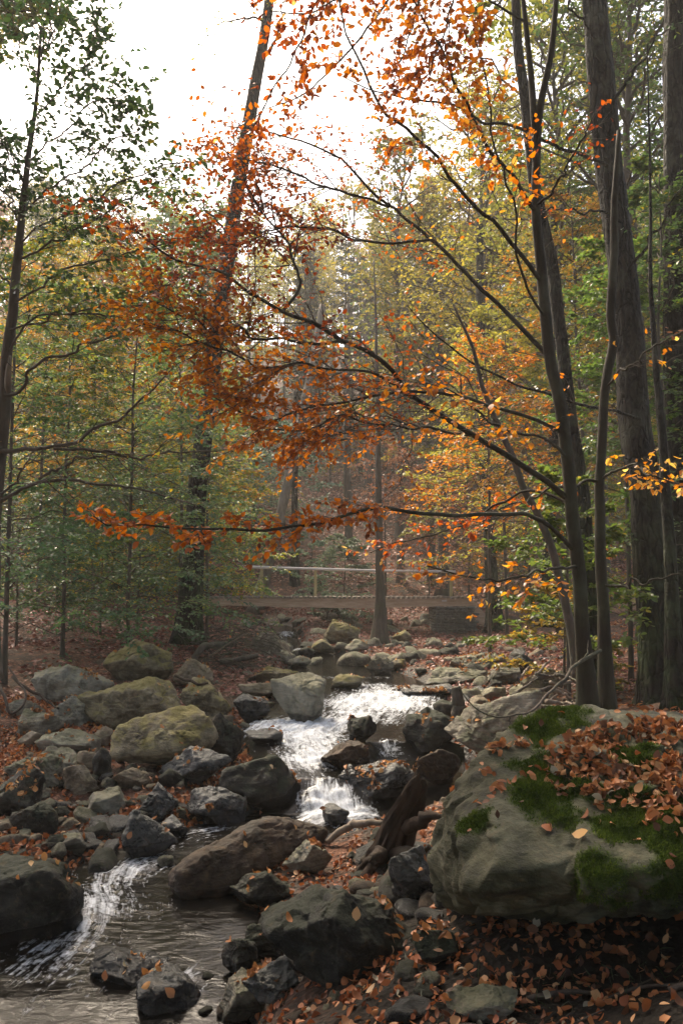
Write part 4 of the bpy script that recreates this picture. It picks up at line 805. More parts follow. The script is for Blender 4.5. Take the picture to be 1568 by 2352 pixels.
A.append((.024, [(1230, 490, 7), (1199, 440, 6.9), (1179, 400, 6.8), (1134, 350, 6.7), (1104, 300, 6.6), (1074, 230, 6.5), (1044, 170, 6.4), (1014, 105, 6.3), (984, 65, 6.2), (949, 0, 6.1), (930, -60, 6.1)]))
A.append((.026, [(1316, 1264, 7), (1274, 1221, 6.8), (1234, 1191, 6.6), (1199, 1176, 6.5), (1134, 1176, 6.3), (1059, 1181, 6.1), (959, 1176, 5.9), (884, 1173, 5.8), (784, 1186, 5.6), (700, 1201, 5.5), (625, 1211, 5.4), (525, 1211, 5.3), (425, 1214, 5.2), (325, 1206, 5.15), (240, 1206, 5.1), (215, 1185, 5.1)]))
A.append((.022, [(1286, 991, 7), (1209, 956, 6.9), (1134, 931, 6.8), (1059, 906, 6.7), (939, 901, 6.5), (859, 906, 6.4), (784, 918, 6.3), (700, 941, 6.2), (625, 968, 6.1), (560, 950, 6.05), (480, 905, 6)]))
A.append((.016, [(939, 906, 6.55), (860, 858, 6.4), (784, 846, 6.3), (700, 840, 6.2), (600, 836, 6.1), (500, 800, 6), (400, 760, 5.95), (330, 740, 5.9)]))
A.append((.015, [(1084, 1001, 6.7), (1009, 991, 6.6), (909, 976, 6.4), (784, 961, 6.3), (700, 990, 6.2), (610, 985, 6.1)]))
A.append((.018, [(894, 475, 7.5), (800, 445, 7.4), (720, 420, 7.3), (640, 385, 7.2), (560, 365, 7.1), (490, 330, 7)]))
A.append((.018, [(994, 550, 7.4), (900, 560, 7.2), (800, 550, 7.1), (720, 525, 7), (620, 520, 6.9), (540, 560, 6.8), (440, 540, 6.8)]))
A.append((.018, [(650, 715, 6.3), (690, 640, 6.4), (660, 560, 6.5), (600, 480, 6.6), (560, 420, 6.7)]))
A.append((.017, [(784, 784, 6.4), (690, 790, 6.3), (560, 770, 6.2), (450, 740, 6.1), (350, 690, 6)]))
A.append((.016, [(1250, 730, 7), (1200, 640, 6.6), (1190, 520, 6.4), (1150, 400, 6.2), (1130, 300, 6.1), (1120, 200, 6), (1090, 90, 6)]))
A.append((.018, [(1300, 1050, 7), (1250, 1010, 6.6), (1180, 990, 6.3), (1120, 960, 6.1), (1040, 900, 6), (980, 880, 5.9)]))
A.append((.018, [(1325, 1300, 7), (1270, 1310, 6.5), (1210, 1320, 6.2), (1130, 1330, 6), (1060, 1320, 5.8), (980, 1300, 5.7)]))
A.append((.018, [(1310, 1160, 7), (1250, 1130, 7.2), (1180, 1140, 7.4), (1100, 1180, 7.6), (1000, 1230, 7.8), (900, 1250, 8), (850, 1270, 8)]))
A.append((.016, [(1206, 50, 7.05), (1150, 20, 6.9), (1080, -20, 6.8), (980, -30, 6.8)]))
A.append((.018, [(1229, 475, 7), (1280, 420, 6.7), (1330, 330, 6.6), (1370, 250, 6.5)]))
paths = [px_path(b, 40, .035, 50 + i) for i, (r, b) in enumerate(A)]
branch_mesh(paths, [r for r, _ in A], .004, cb, off)
cnt = 0
# (branch index list, t0, twig length, per, keep, leaf size, hue)
cnt += dress([paths[i] for i in (0, 1, 8, 9, 10, 11)], g, .28, .85, 36, .047, (.38, .2, .24), 'orange', cb, off, 6, 8, 8, .62, True, .34)
cnt += dress([paths[i] for i in (5, 6, 7)], g, .25, .80, 42, .047, (.48, .18, .2), 'orange', cb, off, 7, 8, 8, .72, True, .40)
cnt += dress([paths[4]], g, .52, .34, 46, .056, (.5, .18, .16), 'orange', cb, off, 4, 6, 5, .8, True, .45)
cnt += dress([paths[i] for i in (2, 3, 12, 16)], g, .35, .55, 22, .062, (.45, .22, .2), 'orange', cb, off, 5, 6, 5, .66, True, .4)
cnt += dress([paths[i] for i in (13, 14, 15)], g, .25, .45, 14, .062, (.58, .22, .2), 'orange', cb, off, 4, 5, 5, .6)
cnt += dress([paths[17]], g, .3, .5, 12, .05, (.5, .22, .2), 'orange', cb, off, 3, 4, 4, .4)
print("orange leaves", cnt)

# upper boughs that hang in from a taller beech outside the picture
ub = thing("overhanging_bough", "rust leaved bough hanging in at the top middle", "branch", P3(1010, -200, 6.6)); off = np.array(ub.location)
Bq = [[(1060, -150, 6.4), (1040, 0, 6.3), (1010, 90, 6.2), (985, 180, 6.2)], [(860, -160, 6.3), (760, -40, 6.2), (690, 90, 6.2), (640, 190, 6.2), (560, 330, 6.3)], [(1010, -200, 6.6), (900, -20, 6.5), (840, 70, 6.4), (770, 150, 6.4), (700, 215, 6.3), (610, 250, 6.3)], [(940, -90, 6.5), (800, -10, 6.3), (700, 30, 6.2), (620, 25, 6.2)], [(980, -150, 6.6), (960, 20, 6.5), (930, 110, 6.5), (900, 200, 6.5)]]
paths = [px_path(b, 30, .03, 80 + i) for i, b in enumerate(Bq)]
branch_mesh(paths, [.014, .014, .018, .014, .014], .004, ub, off); dress(paths, rg(23), .15, .55, 24, .06, (.45, .22, .24), 'orange', ub, off, 6, 6, 6, .5, True, .4)

# big furrowed trunk on the right and its arching limb
def big_tree(name, label, st, r, mat, furrow, flare, seed, limbs=(), n=90, k=28):
    t = thing(name, label, "tree", P3(*st[0])); off = np.array(t.location); p = px_path(st, n, .02, seed)
    trunk_mesh("trunk", p, np.interp(np.linspace(0, 1, n), np.linspace(0, 1, len(r)), r), mat, t, off, k, furrow, flare, seed)
    if limbs:
        ps = [px_path(l, 40, .05, seed + 7 + i) for i, (rr, l) in enumerate(limbs)]
        branch_mesh(ps, [rr for rr, _ in limbs], .005, t, off, mat)
        return t, off, ps
    return t, off, []
t, off, ps = big_tree("furrowed_tree", "thick dark furrowed trunk leaning inward behind the giant boulder", [(1535, 1640, 10.6), (1515, 1480, 10.6), (1499, 1321, 10.6), (1479, 1121, 10.6), (1459, 971, 10.6), (1439, 721, 10.6), (1420, 560, 10.6), (1400, 400, 10.6), (1382, 200, 10.6), (1368, 0, 10.6), (1350, -350, 10.6)],
    [.30, .215, .19, .175, .165, .16, .155, .15, .14], 'bark_dark', .16, .45, 31,
    [(.035, [(1404, 384, 10.5), (1334, 355, 10.2), (1284, 335, 10), (1209, 305, 9.7), (1134, 285, 9.5), (1094, 275, 9.3), (1054, 260, 9.2), (1004, 240, 9.1), (934, 225, 9), (859, 210, 8.9), (784, 175, 8.8)]),
     (.03, [(1480, 966, 10.5), (1380, 935, 10), (1300, 921, 9.6), (1230, 906, 9.4), (1159, 880, 9.2), (1084, 841, 9), (1034, 796, 8.9), (974, 746, 8.8), (934, 700, 8.7)]),
     (.025, [(1410, 490, 10.5), (1350, 482, 10.2), (1290, 478, 10), (1220, 490, 9.8)]),
     (.03, [(1400, 250, 10.5), (1440, 180, 10.3), (1500, 100, 10.2), (1560, 40, 10)]),
     (.03, [(1430, 640, 10.5), (1480, 560, 10.2), (1530, 480, 10), (1575, 420, 9.8)]), (.022, [(1375, 100, 10.5), (1320, 20, 10.2), (1290, -60, 10)])])
dress([ps[i] for i in (0, 1, 2)], rg(33), .3, .7, 14, .055, (.5, .2, .2), 'orange', t, off, 3, 5, 4, .3); dress(ps[3:5], rg(34), .3, .7, 12, .06, (.5, .25, .2), 'green', t, off, 3, 4, 4, .3)
big_tree("dark_tree", "straight dark trunk cut by the right picture edge", [(1585, 1660, 12.5), (1570, 1400, 12.5), (1556, 1000, 12.5), (1549, 600, 12.5), (1550, 200, 12.5), (1552, -300, 12.5)], [.30, .19, .17, .16, .15], 'bark_dark', .12, .4, 41)
big_tree("dark_tree", "second dark bole squeezed between the furrowed trunk and the picture edge", [(1556, 1630, 9.2), (1548, 1500, 9.2), (1540, 1320, 9.2), (1528, 1150, 9.25), (1515, 950, 9.3), (1500, 700, 9.4), (1490, 420, 9.5), (1485, 100, 9.6)], [.12, .07, .05, .034, .02, .012, .006], 'bark_dark', .08, .4, 43)
big_tree("shadow_tree", "slender dark trunk standing close behind the copper beech stem", [(1375, 1560, 11.5), (1350, 1300, 11.5), (1329, 1096, 11.5), (1309, 971, 11.5), (1284, 771, 11.5), (1262, 600, 11.5), (1229, 425, 11.5), (1206, 225, 11.5), (1189, 100, 11.5), (1180, -100, 11.5)], [.14, .105, .09, .085, .08, .07, .06], 'bark_dark', .10, .3, 45)
t, off, ps = big_tree("sapling", "thin wavy stem rising just right of the copper beech", [(1392, 1640, 7.6), (1387, 1420, 7.6), (1379, 1321, 7.6), (1376, 1146, 7.6), (1379, 1021, 7.6), (1389, 896, 7.6), (1409, 796, 7.6), (1399, 721, 7.6), (1405, 600, 7.6), (1412, 480, 7.6), (1420, 300, 7.6)], [.07, .05, .045, .042, .04, .035, .02], 'bark_beech', .05, .4, 47,
    [(.02, [(1379, 1106, 7.6), (1334, 1106, 7.5), (1259, 1126, 7.2), (1199, 1146, 7), (1144, 1171, 6.8)]), (.02, [(1379, 1101, 7.6), (1420, 1075, 7.3), (1449, 1066, 7.1), (1499, 1091, 6.9), (1575, 1118, 6.7)]), (.02, [(1386, 1346, 7.6), (1434, 1341, 7.3), (1509, 1331, 7), (1575, 1318, 6.8)]), (.018, [(1390, 890, 7.6), (1440, 840, 7.3), (1500, 800, 7), (1570, 760, 6.8)])], 50, 12)
dress(ps[1:2], rg(35), .15, .42, 16, .062, (.82, .18, .1), 'orange', t, off, 3, 4, 3, .6); dress(ps[3:], rg(36), .2, .5, 12, .058, (.5, .25, .2), 'orange', t, off, 3, 4, 3, .4); dress(ps[:1], rg(37), .3, .4, 10, .058, (.55, .25, .2), 'orange', t, off, 3, 4, 3, .4)
big_tree("dead_sapling", "pale leaning dead stem crossing behind the copper beech limbs", [(1330, 1560, 8.8), (1300, 1400, 8.8), (1264, 1261, 8.8), (1234, 1186, 8.8), (1199, 1121, 8.8), (1174, 1046, 8.8), (1144, 971, 8.8), (1104, 886, 8.8), (1085, 800, 8.8), (1040, 700, 8.8)], [.06, .045, .04, .036, .03, .02, .01], 'bark_grey', .05, .2, 49, (), 50, 12)
# leaning trunk left of centre
t, off, ps = big_tree("leaning_tree", "tall ivy tinged trunk leaning right into the bright sky", [(432, 1478, 17.8), (437, 1400, 17.8), (443, 1300, 17.8), (452, 1150, 17.9), (468, 1000, 18), (490, 830, 18.1), (518, 620, 18.2), (545, 440, 18.3), (568, 300, 18.4), (595, 150, 18.5), (612, 50, 18.6), (625, -60, 18.7)], [.29, .205, .185, .175, .17, .165, .15, .135, .115, .10], "bark_dark", .10, .3, 51,
    [(.05, [(598, 140, 18.5), (625, 110, 18.3), (640, 60, 18.1), (650, 0, 18)]), (.04, [(575, 260, 18.4), (545, 300, 18.2), (530, 345, 18)]), (.04, [(550, 420, 18.3), (600, 380, 18), (660, 370, 17.7)]), (.04, [(530, 540, 18.3), (470, 480, 18), (420, 400, 17.6)]), (.04, [(612, 50, 18.6), (560, 40, 18.2), (490, 60, 17.8)])])
dress(ps, rg(52), .2, 1.3, 16, .075, (.5, .3, .2), 'ygreen', t, off, 4, 5, 4, .35, False)

# green alder-like tree on the left
t, off, ps = big_tree("alder_tree", "green leaved tree with a broken pale scar on its trunk at the left edge", [(-30, 1560, 8.4), (-14, 1250, 8.4), (-5, 1080, 8.3), (5, 950, 8.2), (12, 830, 8.1), (25, 720, 8), (40, 600, 8), (55, 480, 8), (68, 370, 8), (80, 270, 8), (88, 190, 8), (95, 60, 8)], [.11, .085, .07, .062, .05, .04, .03, .018, .01], 'bark_grey', .09, .3, 55,
    [(.014, [(55, 490, 8), (110, 440, 7.8), (180, 385, 7.6), (250, 330, 7.4), (320, 300, 7.3)]), (.013, [(68, 370, 8), (140, 310, 7.8), (220, 240, 7.6), (300, 210, 7.5)]), (.012, [(80, 270, 8), (150, 200, 7.9), (200, 130, 7.8), (225, 50, 7.8)]),
     (.016, [(40, 600, 8), (120, 560, 7.8), (220, 500, 7.6), (330, 440, 7.5), (410, 400, 7.4)]), (.016, [(25, 700, 8), (110, 650, 7.7), (210, 610, 7.5), (330, 570, 7.3), (450, 550, 7.2)]), (.012, [(88, 190, 8), (50, 120, 8.1), (20, 40, 8.1)]), (.012, [(62, 430, 8), (20, 350, 8.2), (-30, 280, 8.3)]),
     (.012, [(92, 150, 8), (110, 80, 7.9), (120, 0, 7.9)]), (.012, [(50, 520, 8), (5, 440, 8), (-40, 400, 8)]), (.013, [(30, 660, 8), (-20, 600, 8), (-60, 520, 8)]), (.013, [(45, 560, 8), (130, 500, 7.6), (230, 440, 7.3), (350, 390, 7.2), (440, 370, 7.1)]), (.014, [(20, 760, 8), (140, 720, 7.8), (260, 700, 7.6), (400, 650, 7.5)])])
n_ = dress(ps[:3] + ps[5:9], rg(56), .06, .62, 30, .068, (.45, .22, .2), 'green', t, off, 5, 7, 6, .52); n_ += dress(ps[3:5] + ps[9:], rg(57), .10, .6, 28, .060, (.5, .22, .2), 'green', t, off, 5, 7, 6, .55)
bare = [(.032, [(-20, 1036, 8.3), (60, 1030, 8.1), (150, 1018, 7.9), (250, 975, 7.8), (340, 905, 7.6), (400, 842, 7.5)]), (.022, [(125, 1030, 7.9), (240, 1036, 7.8), (330, 1046, 7.7), (420, 1040, 7.6), (500, 1036, 7.5)]), (.028, [(-20, 1165, 8.3), (40, 1130, 8.1), (100, 1112, 8), (180, 1102, 7.9), (270, 1116, 7.8), (350, 1132, 7.7), (450, 1160, 7.6)]), (.02, [(90, 1100, 8), (150, 1070, 7.9), (230, 1048, 7.8), (310, 1042, 7.7)]),
        (.026, [(0, 905, 8.2), (40, 900, 8), (80, 850, 7.9), (150, 815, 7.8), (230, 780, 7.7), (330, 745, 7.6)]), (.018, [(-10, 1150, 8.2), (60, 1070, 8.1), (100, 1055, 8)]), (.016, [(10, 830, 8.1), (60, 750, 7.9), (120, 720, 7.8), (260, 715, 7.7), (420, 720, 7.6)])]
pb_ = [px_path(b, 40, .05, 150 + i) for i, (r, b) in enumerate(bare)]
branch_mesh(pb_, [r for r, _ in bare], .005, t, off, 'bark_grey', 7); dress(pb_, rg(58), .2, .7, 12, .05, (.4, .3, .2), 'hedge', t, off, 4, 2, 2, .22, True, .5)
V_, f_ = tubes(px_path([(14, 905, 8.13), (16, 860, 8.08), (20, 820, 8.06)], 8) + np.array([.035, -.045, 0]) - off, np.array([.012, .03, .034, .032, .03, .026, .016, .006]), 7); mk("scar", V_, f_, M['bark_pale'], t)

# trunks near and behind the bridge
for lab, st, r, mat in [
    ("straight grey trunk with spreading pale roots standing at the stream below the bridge", [(872, 1488, 22.5), (872, 1440, 22.5), (872, 1330, 22.5), (870, 1150, 22.5), (868, 960, 22.5), (864, 780, 22.6), (858, 600, 22.8)], [.22, .11, .085, .07, .055, .035, .012], 'bark_grey'),
    ("pale trunk leaning right behind the left part of the handrail", [(588, 1410, 31), (610, 1320, 31), (640, 1200, 31), (660, 1110, 31), (684, 1000, 31), (715, 850, 31.2), (740, 700, 31.5)], [.26, .19, .175, .16, .15, .13, .10], 'bark_pale'),
    ("brown straight trunk just right of the bridge trunk on the far slope", [(914, 1320, 38), (918, 1200, 38), (922, 1030, 38), (926, 800, 38), (930, 600, 38)], [.24, .21, .19, .17, .12], 'bark_grey'),
    ("dark trunk rising from the right bank behind the ramp of the bridge", [(1140, 1452, 24.2), (1132, 1380, 24.2), (1122, 1250, 24.2), (1112, 1100, 24.3), (1105, 850, 24.4), (1100, 500, 24.6)], [.24, .16, .14, .13, .12, .09], 'bark_dark'),
    ("thin trunk on the leafy slope seen over the middle of the handrail", [(803, 1340, 36), (800, 1200, 36), (797, 1020, 36), (800, 700, 36)], [.20, .15, .13, .09], 'bark_grey'),
    ("dark trunk on the slope above the handrail post", [(677, 1365, 33), (678, 1250, 33), (676, 1180, 33), (680, 900, 33)], [.20, .13, .12, .09], 'bark_dark'),
    ("grey trunk on the slope above the right end of the bridge", [(1016, 1370, 32), (1018, 1250, 32), (1012, 1050, 32), (1010, 700, 32)], [.24, .17, .15, .1], 'bark_grey'),
    ("twin stemmed dark trunk beyond the right bank path", [(1255, 1440, 20), (1258, 1300, 20), (1270, 1050, 20), (1275, 800, 20), (1268, 400, 20.2)], [.2, .12, .11, .1, .08], 'bark_dark'),
    ("straight slim trunk in the thicket above the middle of the stream", [(846, 1250, 45), (845, 1050, 45), (842, 800, 45), (835, 600, 45)], [.22, .19, .17, .12], 'bark_grey'),
]:
    big_tree("slender_tree", lab, st, r, mat, .08, .5, len(lab), (), 40, 14)

# ------------------------------------------------------------------ understory and forest
def spray_tree(name, label, cat, base, Ht, Rr, ns, z0, lsize, mat, hue, seed, barkm='bark_grey', tr=.05, lean=(0, 0), full=False, per=8, sub=5, lper=6, lsub=7, keep=1.0, rise=.35, group=None, prof=1.0, flat=.85, tw=True, nz=.35, ntw=None, hgrad=0.0):
    """trunk, limbs and horizontal leaf sprays; the crown is widest low down (prof) or in the middle"""
    g = rg(seed); t = thing(name, label, cat, base, group)
    n = 24; s = np.linspace(0, 1, n); P = np.stack([lean[0] * s ** 1.3 + .05 * Ht * .3 * fbm(np.stack([s * 3, 0 * s + seed, 0 * s], -1), 3, 3) * s, lean[1] * s ** 1.3 + .05 * Ht * .3 * fbm(np.stack([s * 3, 0 * s + seed + 9, 0 * s], -1), 4, 3) * s, Ht * s - .1], -1)
    trunk_mesh("trunk", P, tr * (1 - s) ** .8 + .006, barkm, t, np.zeros(3), 9, .05, .4, seed)
    f = z0 + (.97 - z0) * ((np.arange(ns) + g.random(ns)) / ns); X, T = at_t(P[None], f[None]); X = X[0]
    az = np.arange(ns) * 2.4 + g.normal(0, .4, ns); u = (f - z0) / (1 - z0)
    ln = Rr * (np.sin(np.clip(u * .8 + .2, 0, 1) * math.pi) ** .6 if prof > 1 else (1 - u) ** .55) * g.uniform(.65, 1.15, ns) + .15 * Rr
    el = rise * g.uniform(.4, 1.6, ns) + u * .5
    D = np.stack([np.cos(az) * np.cos(el), np.sin(az) * np.cos(el), np.sin(el)], -1); ss = np.linspace(0, 1, 6)
    LB = X[:, None] + D[:, None] * (ln[:, None] * ss)[..., None]; LB[..., 2] -= (ln[:, None] * .28 * ss ** 2); LB[:, 1:] += g.normal(0, .03, (ns, 5, 3)) * ln[:, None, None]
    T1, L1 = offshoots(LB, per, .2, 1.0, ln * .48, .85, g, flat, .08)
    T2, L2 = offshoots(T1, sub, .15, 1.0, L1 * .55, .75, g, flat, .05, 4)
    a = Acc(); V, fs = tubes(LB, np.linspace(1, .3, 6)[None] * np.full((ns, 1), max(.006, tr * .28)), 5, False); a.add(V, fs)
    V, fs = tubes(T1, np.linspace(1, .4, 5)[None] * np.full((len(T1), 1), max(.0035, tr * .07)), 3, False); a.add(V, fs)
    if tw: V, fs = tubes(T2, np.linspace(1, .4, 4)[None] * np.full((len(T2), 1), max(.002, tr * .035)), 3, False); a.add(V, fs)
    a.build("limbs", M[barkm if not tw else 'twig'], t)
    Xa, Da = leaf_pts(T1, lper, .1, 1.02, g); Xb, Db = leaf_pts(T2, lsub, .0, 1.05, g); Xl = np.concatenate([Xa, Xb]); Dl = np.concatenate([Da, Db])
    k = g.random(len(Xl)) < keep * np.clip(.85 + .8 * fbm(Xl * (1.2 / max(1, Rr * .5)), seed, 3), .15, 1); Xl, Dl = Xl[k], Dl[k]; m = len(Xl)
    Nn = np.stack([g.normal(0, nz, m), g.normal(0, nz, m), np.ones(m)], -1); Dl = nrm(Dl + np.array([0, 0, -1.0]) * g.uniform(0, .5, (m, 1)))
    hv = np.clip(hue[0] + hue[1] * g.normal(0, 1, m) + hue[2] * fbm(Xl * .7, seed + 3, 3) + hgrad * (Xl[:, 2] / Ht - .5), 0, 1)
    V, fs, h = leaves(Xl, Dl, nrm(Nn), lsize * g.uniform(.6, 1.2, m), hv, full, g.normal(.2, .4, m) if full else None, g, .68)
    mk("crown", V, fs, M[mat], t, {"hue": h}, full); NLEAF[0] += m
    return t
NLEAF = [0]
def gp(px, d):
    x = ray(px, 1300)[0] * d; return np.array([x, d, float(H(x, d)) - .05])
# left understory: hornbeams and beeches, each its own
for lab, px, d, Ht, Rr, ns, z0, ls, mat, hue, sd, kw in [
    ("dense green hornbeam at the left edge with yellow patches in its upper half", 20, 13.0, 7.2, 2.0, 44, .10, .082, 'hedge', (.34, .2, .25), 201, dict(hgrad=.5)),
    ("dark green hornbeam spreading low over the leaf slope on the left", 150, 15.5, 7.0, 2.4, 46, .10, .082, 'hedge', (.28, .2, .22), 202, dict(hgrad=.5)),
    ("green hornbeam between the alder branches and the leaning trunk", 300, 15.0, 7.0, 2.0, 46, .13, .082, 'hedge', (.30, .2, .24), 203, dict(hgrad=.45)),
    ("hornbeam with yellow green sprays against the leaning trunk", 415, 18.5, 8.0, 2.1, 44, .10, .088, 'hedge', (.42, .22, .22), 204, dict(hgrad=.35)),
    ("bright yellow green hornbeam reaching over the left end of the footbridge", 478, 20.5, 6.6, 1.9, 42, .16, .085, 'hedge', (.66, .16, .2), 205, dict(hgrad=.1)),
    ("blue green beech sapling in front of the left end of the footbridge", 320, 19.5, 3.2, 2.2, 22, .26, .085, 'teal', (.35, .2, .2), 206, dict()),
    ("golden leaved sapling glowing high behind the left hornbeams", 215, 24.0, 10.5, 2.8, 46, .35, .11, 'gold', (.45, .25, .2), 207, dict()),
    ("orange topped young tree behind the alder trunk", 90, 22.0, 9.0, 2.6, 42, .30, .10, 'gold', (.55, .25, .2), 208, dict()),
    ("broad yellow green shrub far back on the left slope", 30, 27.0, 6.0, 3.0, 40, .06, .13, 'hedge', (.55, .22, .25), 231, dict()),
    ("broad green shrub far back behind the dark green hornbeam", 135, 29.0, 5.5, 3.0, 38, .05, .13, 'hedge', (.42, .22, .25), 232, dict()),
    ("olive gold shrub far back between the left hornbeams", 245, 27.5, 6.5, 3.0, 40, .06, .13, 'hedge', (.6, .22, .25), 233, dict()),
    ("fresh green shrub behind the alder branches at bridge height", 345, 26.0, 5.5, 2.6, 38, .06, .125, 'hedge', (.48, .2, .25), 234, dict()),
    ("yellow shrub glowing behind the base of the leaning trunk", 430, 28.0, 6.5, 2.8, 40, .08, .13, 'hedge', (.66, .2, .25), 235, dict()),
    ("green shrub hanging over the hidden left end of the deck", 455, 22.5, 4.2, 1.7, 28, .30, .09, 'hedge', (.5, .2, .25), 236, dict()),
    ("tall thicket tree rising over the left hornbeams", 330, 33.0, 11.0, 3.4, 46, .12, .13, 'hedge', (.55, .22, .25), 237, dict()),
    ("tall golden thicket tree above the alder branches", 120, 35.0, 12.0, 3.4, 46, .12, .14, 'hedge', (.68, .22, .25), 238, dict()),
    ("low dark shrub massed at the left edge on the leaf slope", 45, 16.5, 2.8, 1.9, 26, .08, .075, 'green', (.35, .2, .2), 209, dict()),
    ("low hornbeam with yellow fringe at the left bank edge", 235, 19.5, 3.0, 1.8, 22, .15, .08, 'hedge', (.55, .22, .2), 210, dict()),
    ("lime beech sapling low behind the copper beech stem", 1300, 10.5, 3.0, 1.0, 18, .32, .085, 'lime', (.45, .2, .15), 211, dict(full=True, lper=4, lsub=4)),
    ("tall lime sapling between the furrowed trunk and the wavy stem", 1440, 13.0, 7.0, 1.7, 36, .12, .085, 'lime', (.35, .22, .2), 212, dict()),
    ("orange and yellow beech filling the gap behind the wavy stem", 1340, 15.5, 8.8, 2.2, 42, .32, .078, 'gold', (.42, .27, .25), 213, dict(keep=.8)),
    ("dull gold and green young tree right of the footbridge trunk", 1160, 21.5, 8.6, 2.5, 46, .22, .09, 'ygreen', (.70, .25, .25), 214, dict()),
    ("green sapling tight against the right picture edge", 1540, 12.0, 7.5, 1.6, 34, .15, .08, 'green', (.55, .2, .2), 215, dict()),
    ("russet beech sapling with small pinkish leaves behind the bridge middle", 985, 27.5, 4.8, 2.3, 34, .15, .075, 'russet', (.5, .25, .2), 216, dict(keep=.7)),
    ("copper and pale pink sapling hanging over the deck centre", 885, 27.5, 6.0, 1.7, 26, .55, .08, 'russet', (.65, .25, .2), 217, dict(keep=.6)),
    ("pale teal sapling growing up behind the handrail post", 790, 28.5, 2.9, 1.5, 20, .12, .10, 'teal', (.5, .2, .2), 218, dict()),
    ("small pale teal sapling beside the handrail left end", 715, 30.0, 3.0, 1.2, 14, .12, .10, 'teal', (.5, .2, .2), 219, dict(keep=.8)),
    ("blue green spreading sapling on the slope before the dark firs", 655, 36.0, 5.6, 2.6, 26, .35, .13, 'teal', (.3, .2, .2), 220, dict()),
    ("yellow green sapling on the right slope above the bridge", 1075, 31.0, 6.5, 2.4, 34, .15, .10, 'ygreen', (.6, .2, .2), 221, dict()),
    ("amber sapling behind the dark trunk on the right bank", 1215, 26.0, 7.0, 2.4, 40, .1, .10, 'gold', (.4, .25, .2), 222, dict()),
    ("rust leaved beech behind the dead leaning stem", 1120, 16.5, 6.4, 1.9, 34, .35, .07, 'orange', (.35, .2, .2), 223, dict(keep=.6)),
    ("tiny yellow sapling at the foot of the right trunks", 1290, 12.5, 1.7, .9, 14, .15, .075, 'gold', (.3, .25, .2), 224, dict(full=True)),
    ("small teal sapling rooted under the bridge deck", 752, 26.5, .95, .7, 10, .2, .09, 'teal', (.5, .2, .2), 225, dict()),
]:
    spray_tree("young_tree" if Ht > 4 else "sapling", lab, "tree" if Ht > 4 else "sapling", gp(px, d), Ht, Rr, ns, z0, ls, mat, hue, sd, tr=.010 + .0035 * Ht, **kw)
# taller trees of the right side whose crowns fill the upper right corner
for lab, px, d, Ht, Rr, ns, z0, ls, mat, hue, sd in [
    ("tall yellow green tree filling the gap left of the furrowed trunk top", 1290, 20.0, 16, 3.0, 60, .35, .12, 'ygreen', (.55, .25, .25), 301),
    ("tall dark green tree between the furrowed trunk and the edge trunk", 1475, 17.0, 15, 2.6, 60, .25, .11, 'green', (.60, .22, .2), 302),
    ("tall tree with thinning gold crown behind the copper beech top", 1130, 27.0, 17.5, 3.0, 54, .40, .13, 'ygreen', (.75, .2, .2), 303),
    ("tall green tree crowding the right picture edge", 1600, 22.0, 19, 3.2, 60, .25, .12, 'green', (.5, .22, .2), 304),
    ("tall olive tree behind the twin stemmed dark trunk", 1390, 28.0, 20, 3.4, 60, .30, .14, 'ygreen', (.40, .25, .2), 305),
    ("pale gold tall tree right of the leaning trunk", 990, 33.0, 15.0, 3.0, 54, .30, .14, 'ygreen', (.65, .2, .2), 306),
]:
    spray_tree("tall_tree", lab, "tree", gp(px, d), Ht, Rr, ns, z0, ls, mat, hue, sd, tr=.16, prof=2, keep=.8, flat=.6, nz=.7, rise=.6)
# hillside forest: a few kinds, copied one by one
far = np.array([0.0, 0, 0])
protos = []
for i, (mat, hue, Ht, Rr, z0, lab) in enumerate([
    ('ygreen', (.45, .25, .2), 17.5, 3.4, .30, "pale yellow green"), ('gold', (.35, .25, .2), 15.5, 3.2, .30, "golden"), ('ygreen', (.8, .2, .2), 18.5, 3.4, .35, "straw yellow"),
    ('russet', (.5, .25, .2), 15.0, 3.2, .28, "russet brown"), ('green', (.75, .22, .2), 16.5, 3.2, .22, "muted green")]):
    t = spray_tree("hillside_tree", "x", "tree", (0, 0, 0), Ht, Rr, 40, z0, .21, mat, hue, 400 + i, tr=.15, prof=2, flat=.5, nz=.8, rise=.7, sub=3, lper=4, lsub=5, tw=False, keep=.8)
    protos.append((t, lab, Ht))
g = rg(77); used_ = set(); nfar = 0
for row, d in enumerate([36, 41, 46, 52, 58, 65, 73, 82, 92, 104]):
    half = .46 * d; step = 3.0 + d * .022; x = -half + g.uniform(0, step)
    while x < half:
        xx = x + g.normal(0, .6); dd = d + g.normal(0, 1.8); u = xx / dd * F + CX
        skip = (d < 50 and 590 < u < 880)
        if not skip:
            w_ = [3, 2.0, 2.4, 1.6, 1.2] if u < 900 else [2, 2.4, 1.6, 2.0, 2.2]
            k = g.choice(5, p=np.array(w_) / sum(w_)); t, lab, Ht = protos[k]
            zone = "far left hillside" if u < 420 else ("hillside behind the bridge" if u < 1000 else "right hand hillside")
            dist = "lower" if d < 55 else ("middle" if d < 80 else "upper")
            l_ = f"{lab} tree on the {dist} part of the {zone}"
            loc = (xx, dd, float(H(xx, dd)) - .1); sc = g.uniform(.78, 1.08) * (1 if 900 < u else .92)
            if k not in used_:
                used_.add(k); t.location = loc; t.rotation_euler = (0, 0, g.uniform(0, 6.28)); t.scale = (sc,) * 3; t["label"] = l_; t["group"] = l_.replace(" tree on", " trees on"); nfar += 1
            else:
                copy_thing(t, loc, g.uniform(0, 6.28), sc, l_, l_.replace(" tree on", " trees on")); nfar += 1
        x += step * g.uniform(.75, 1.3)
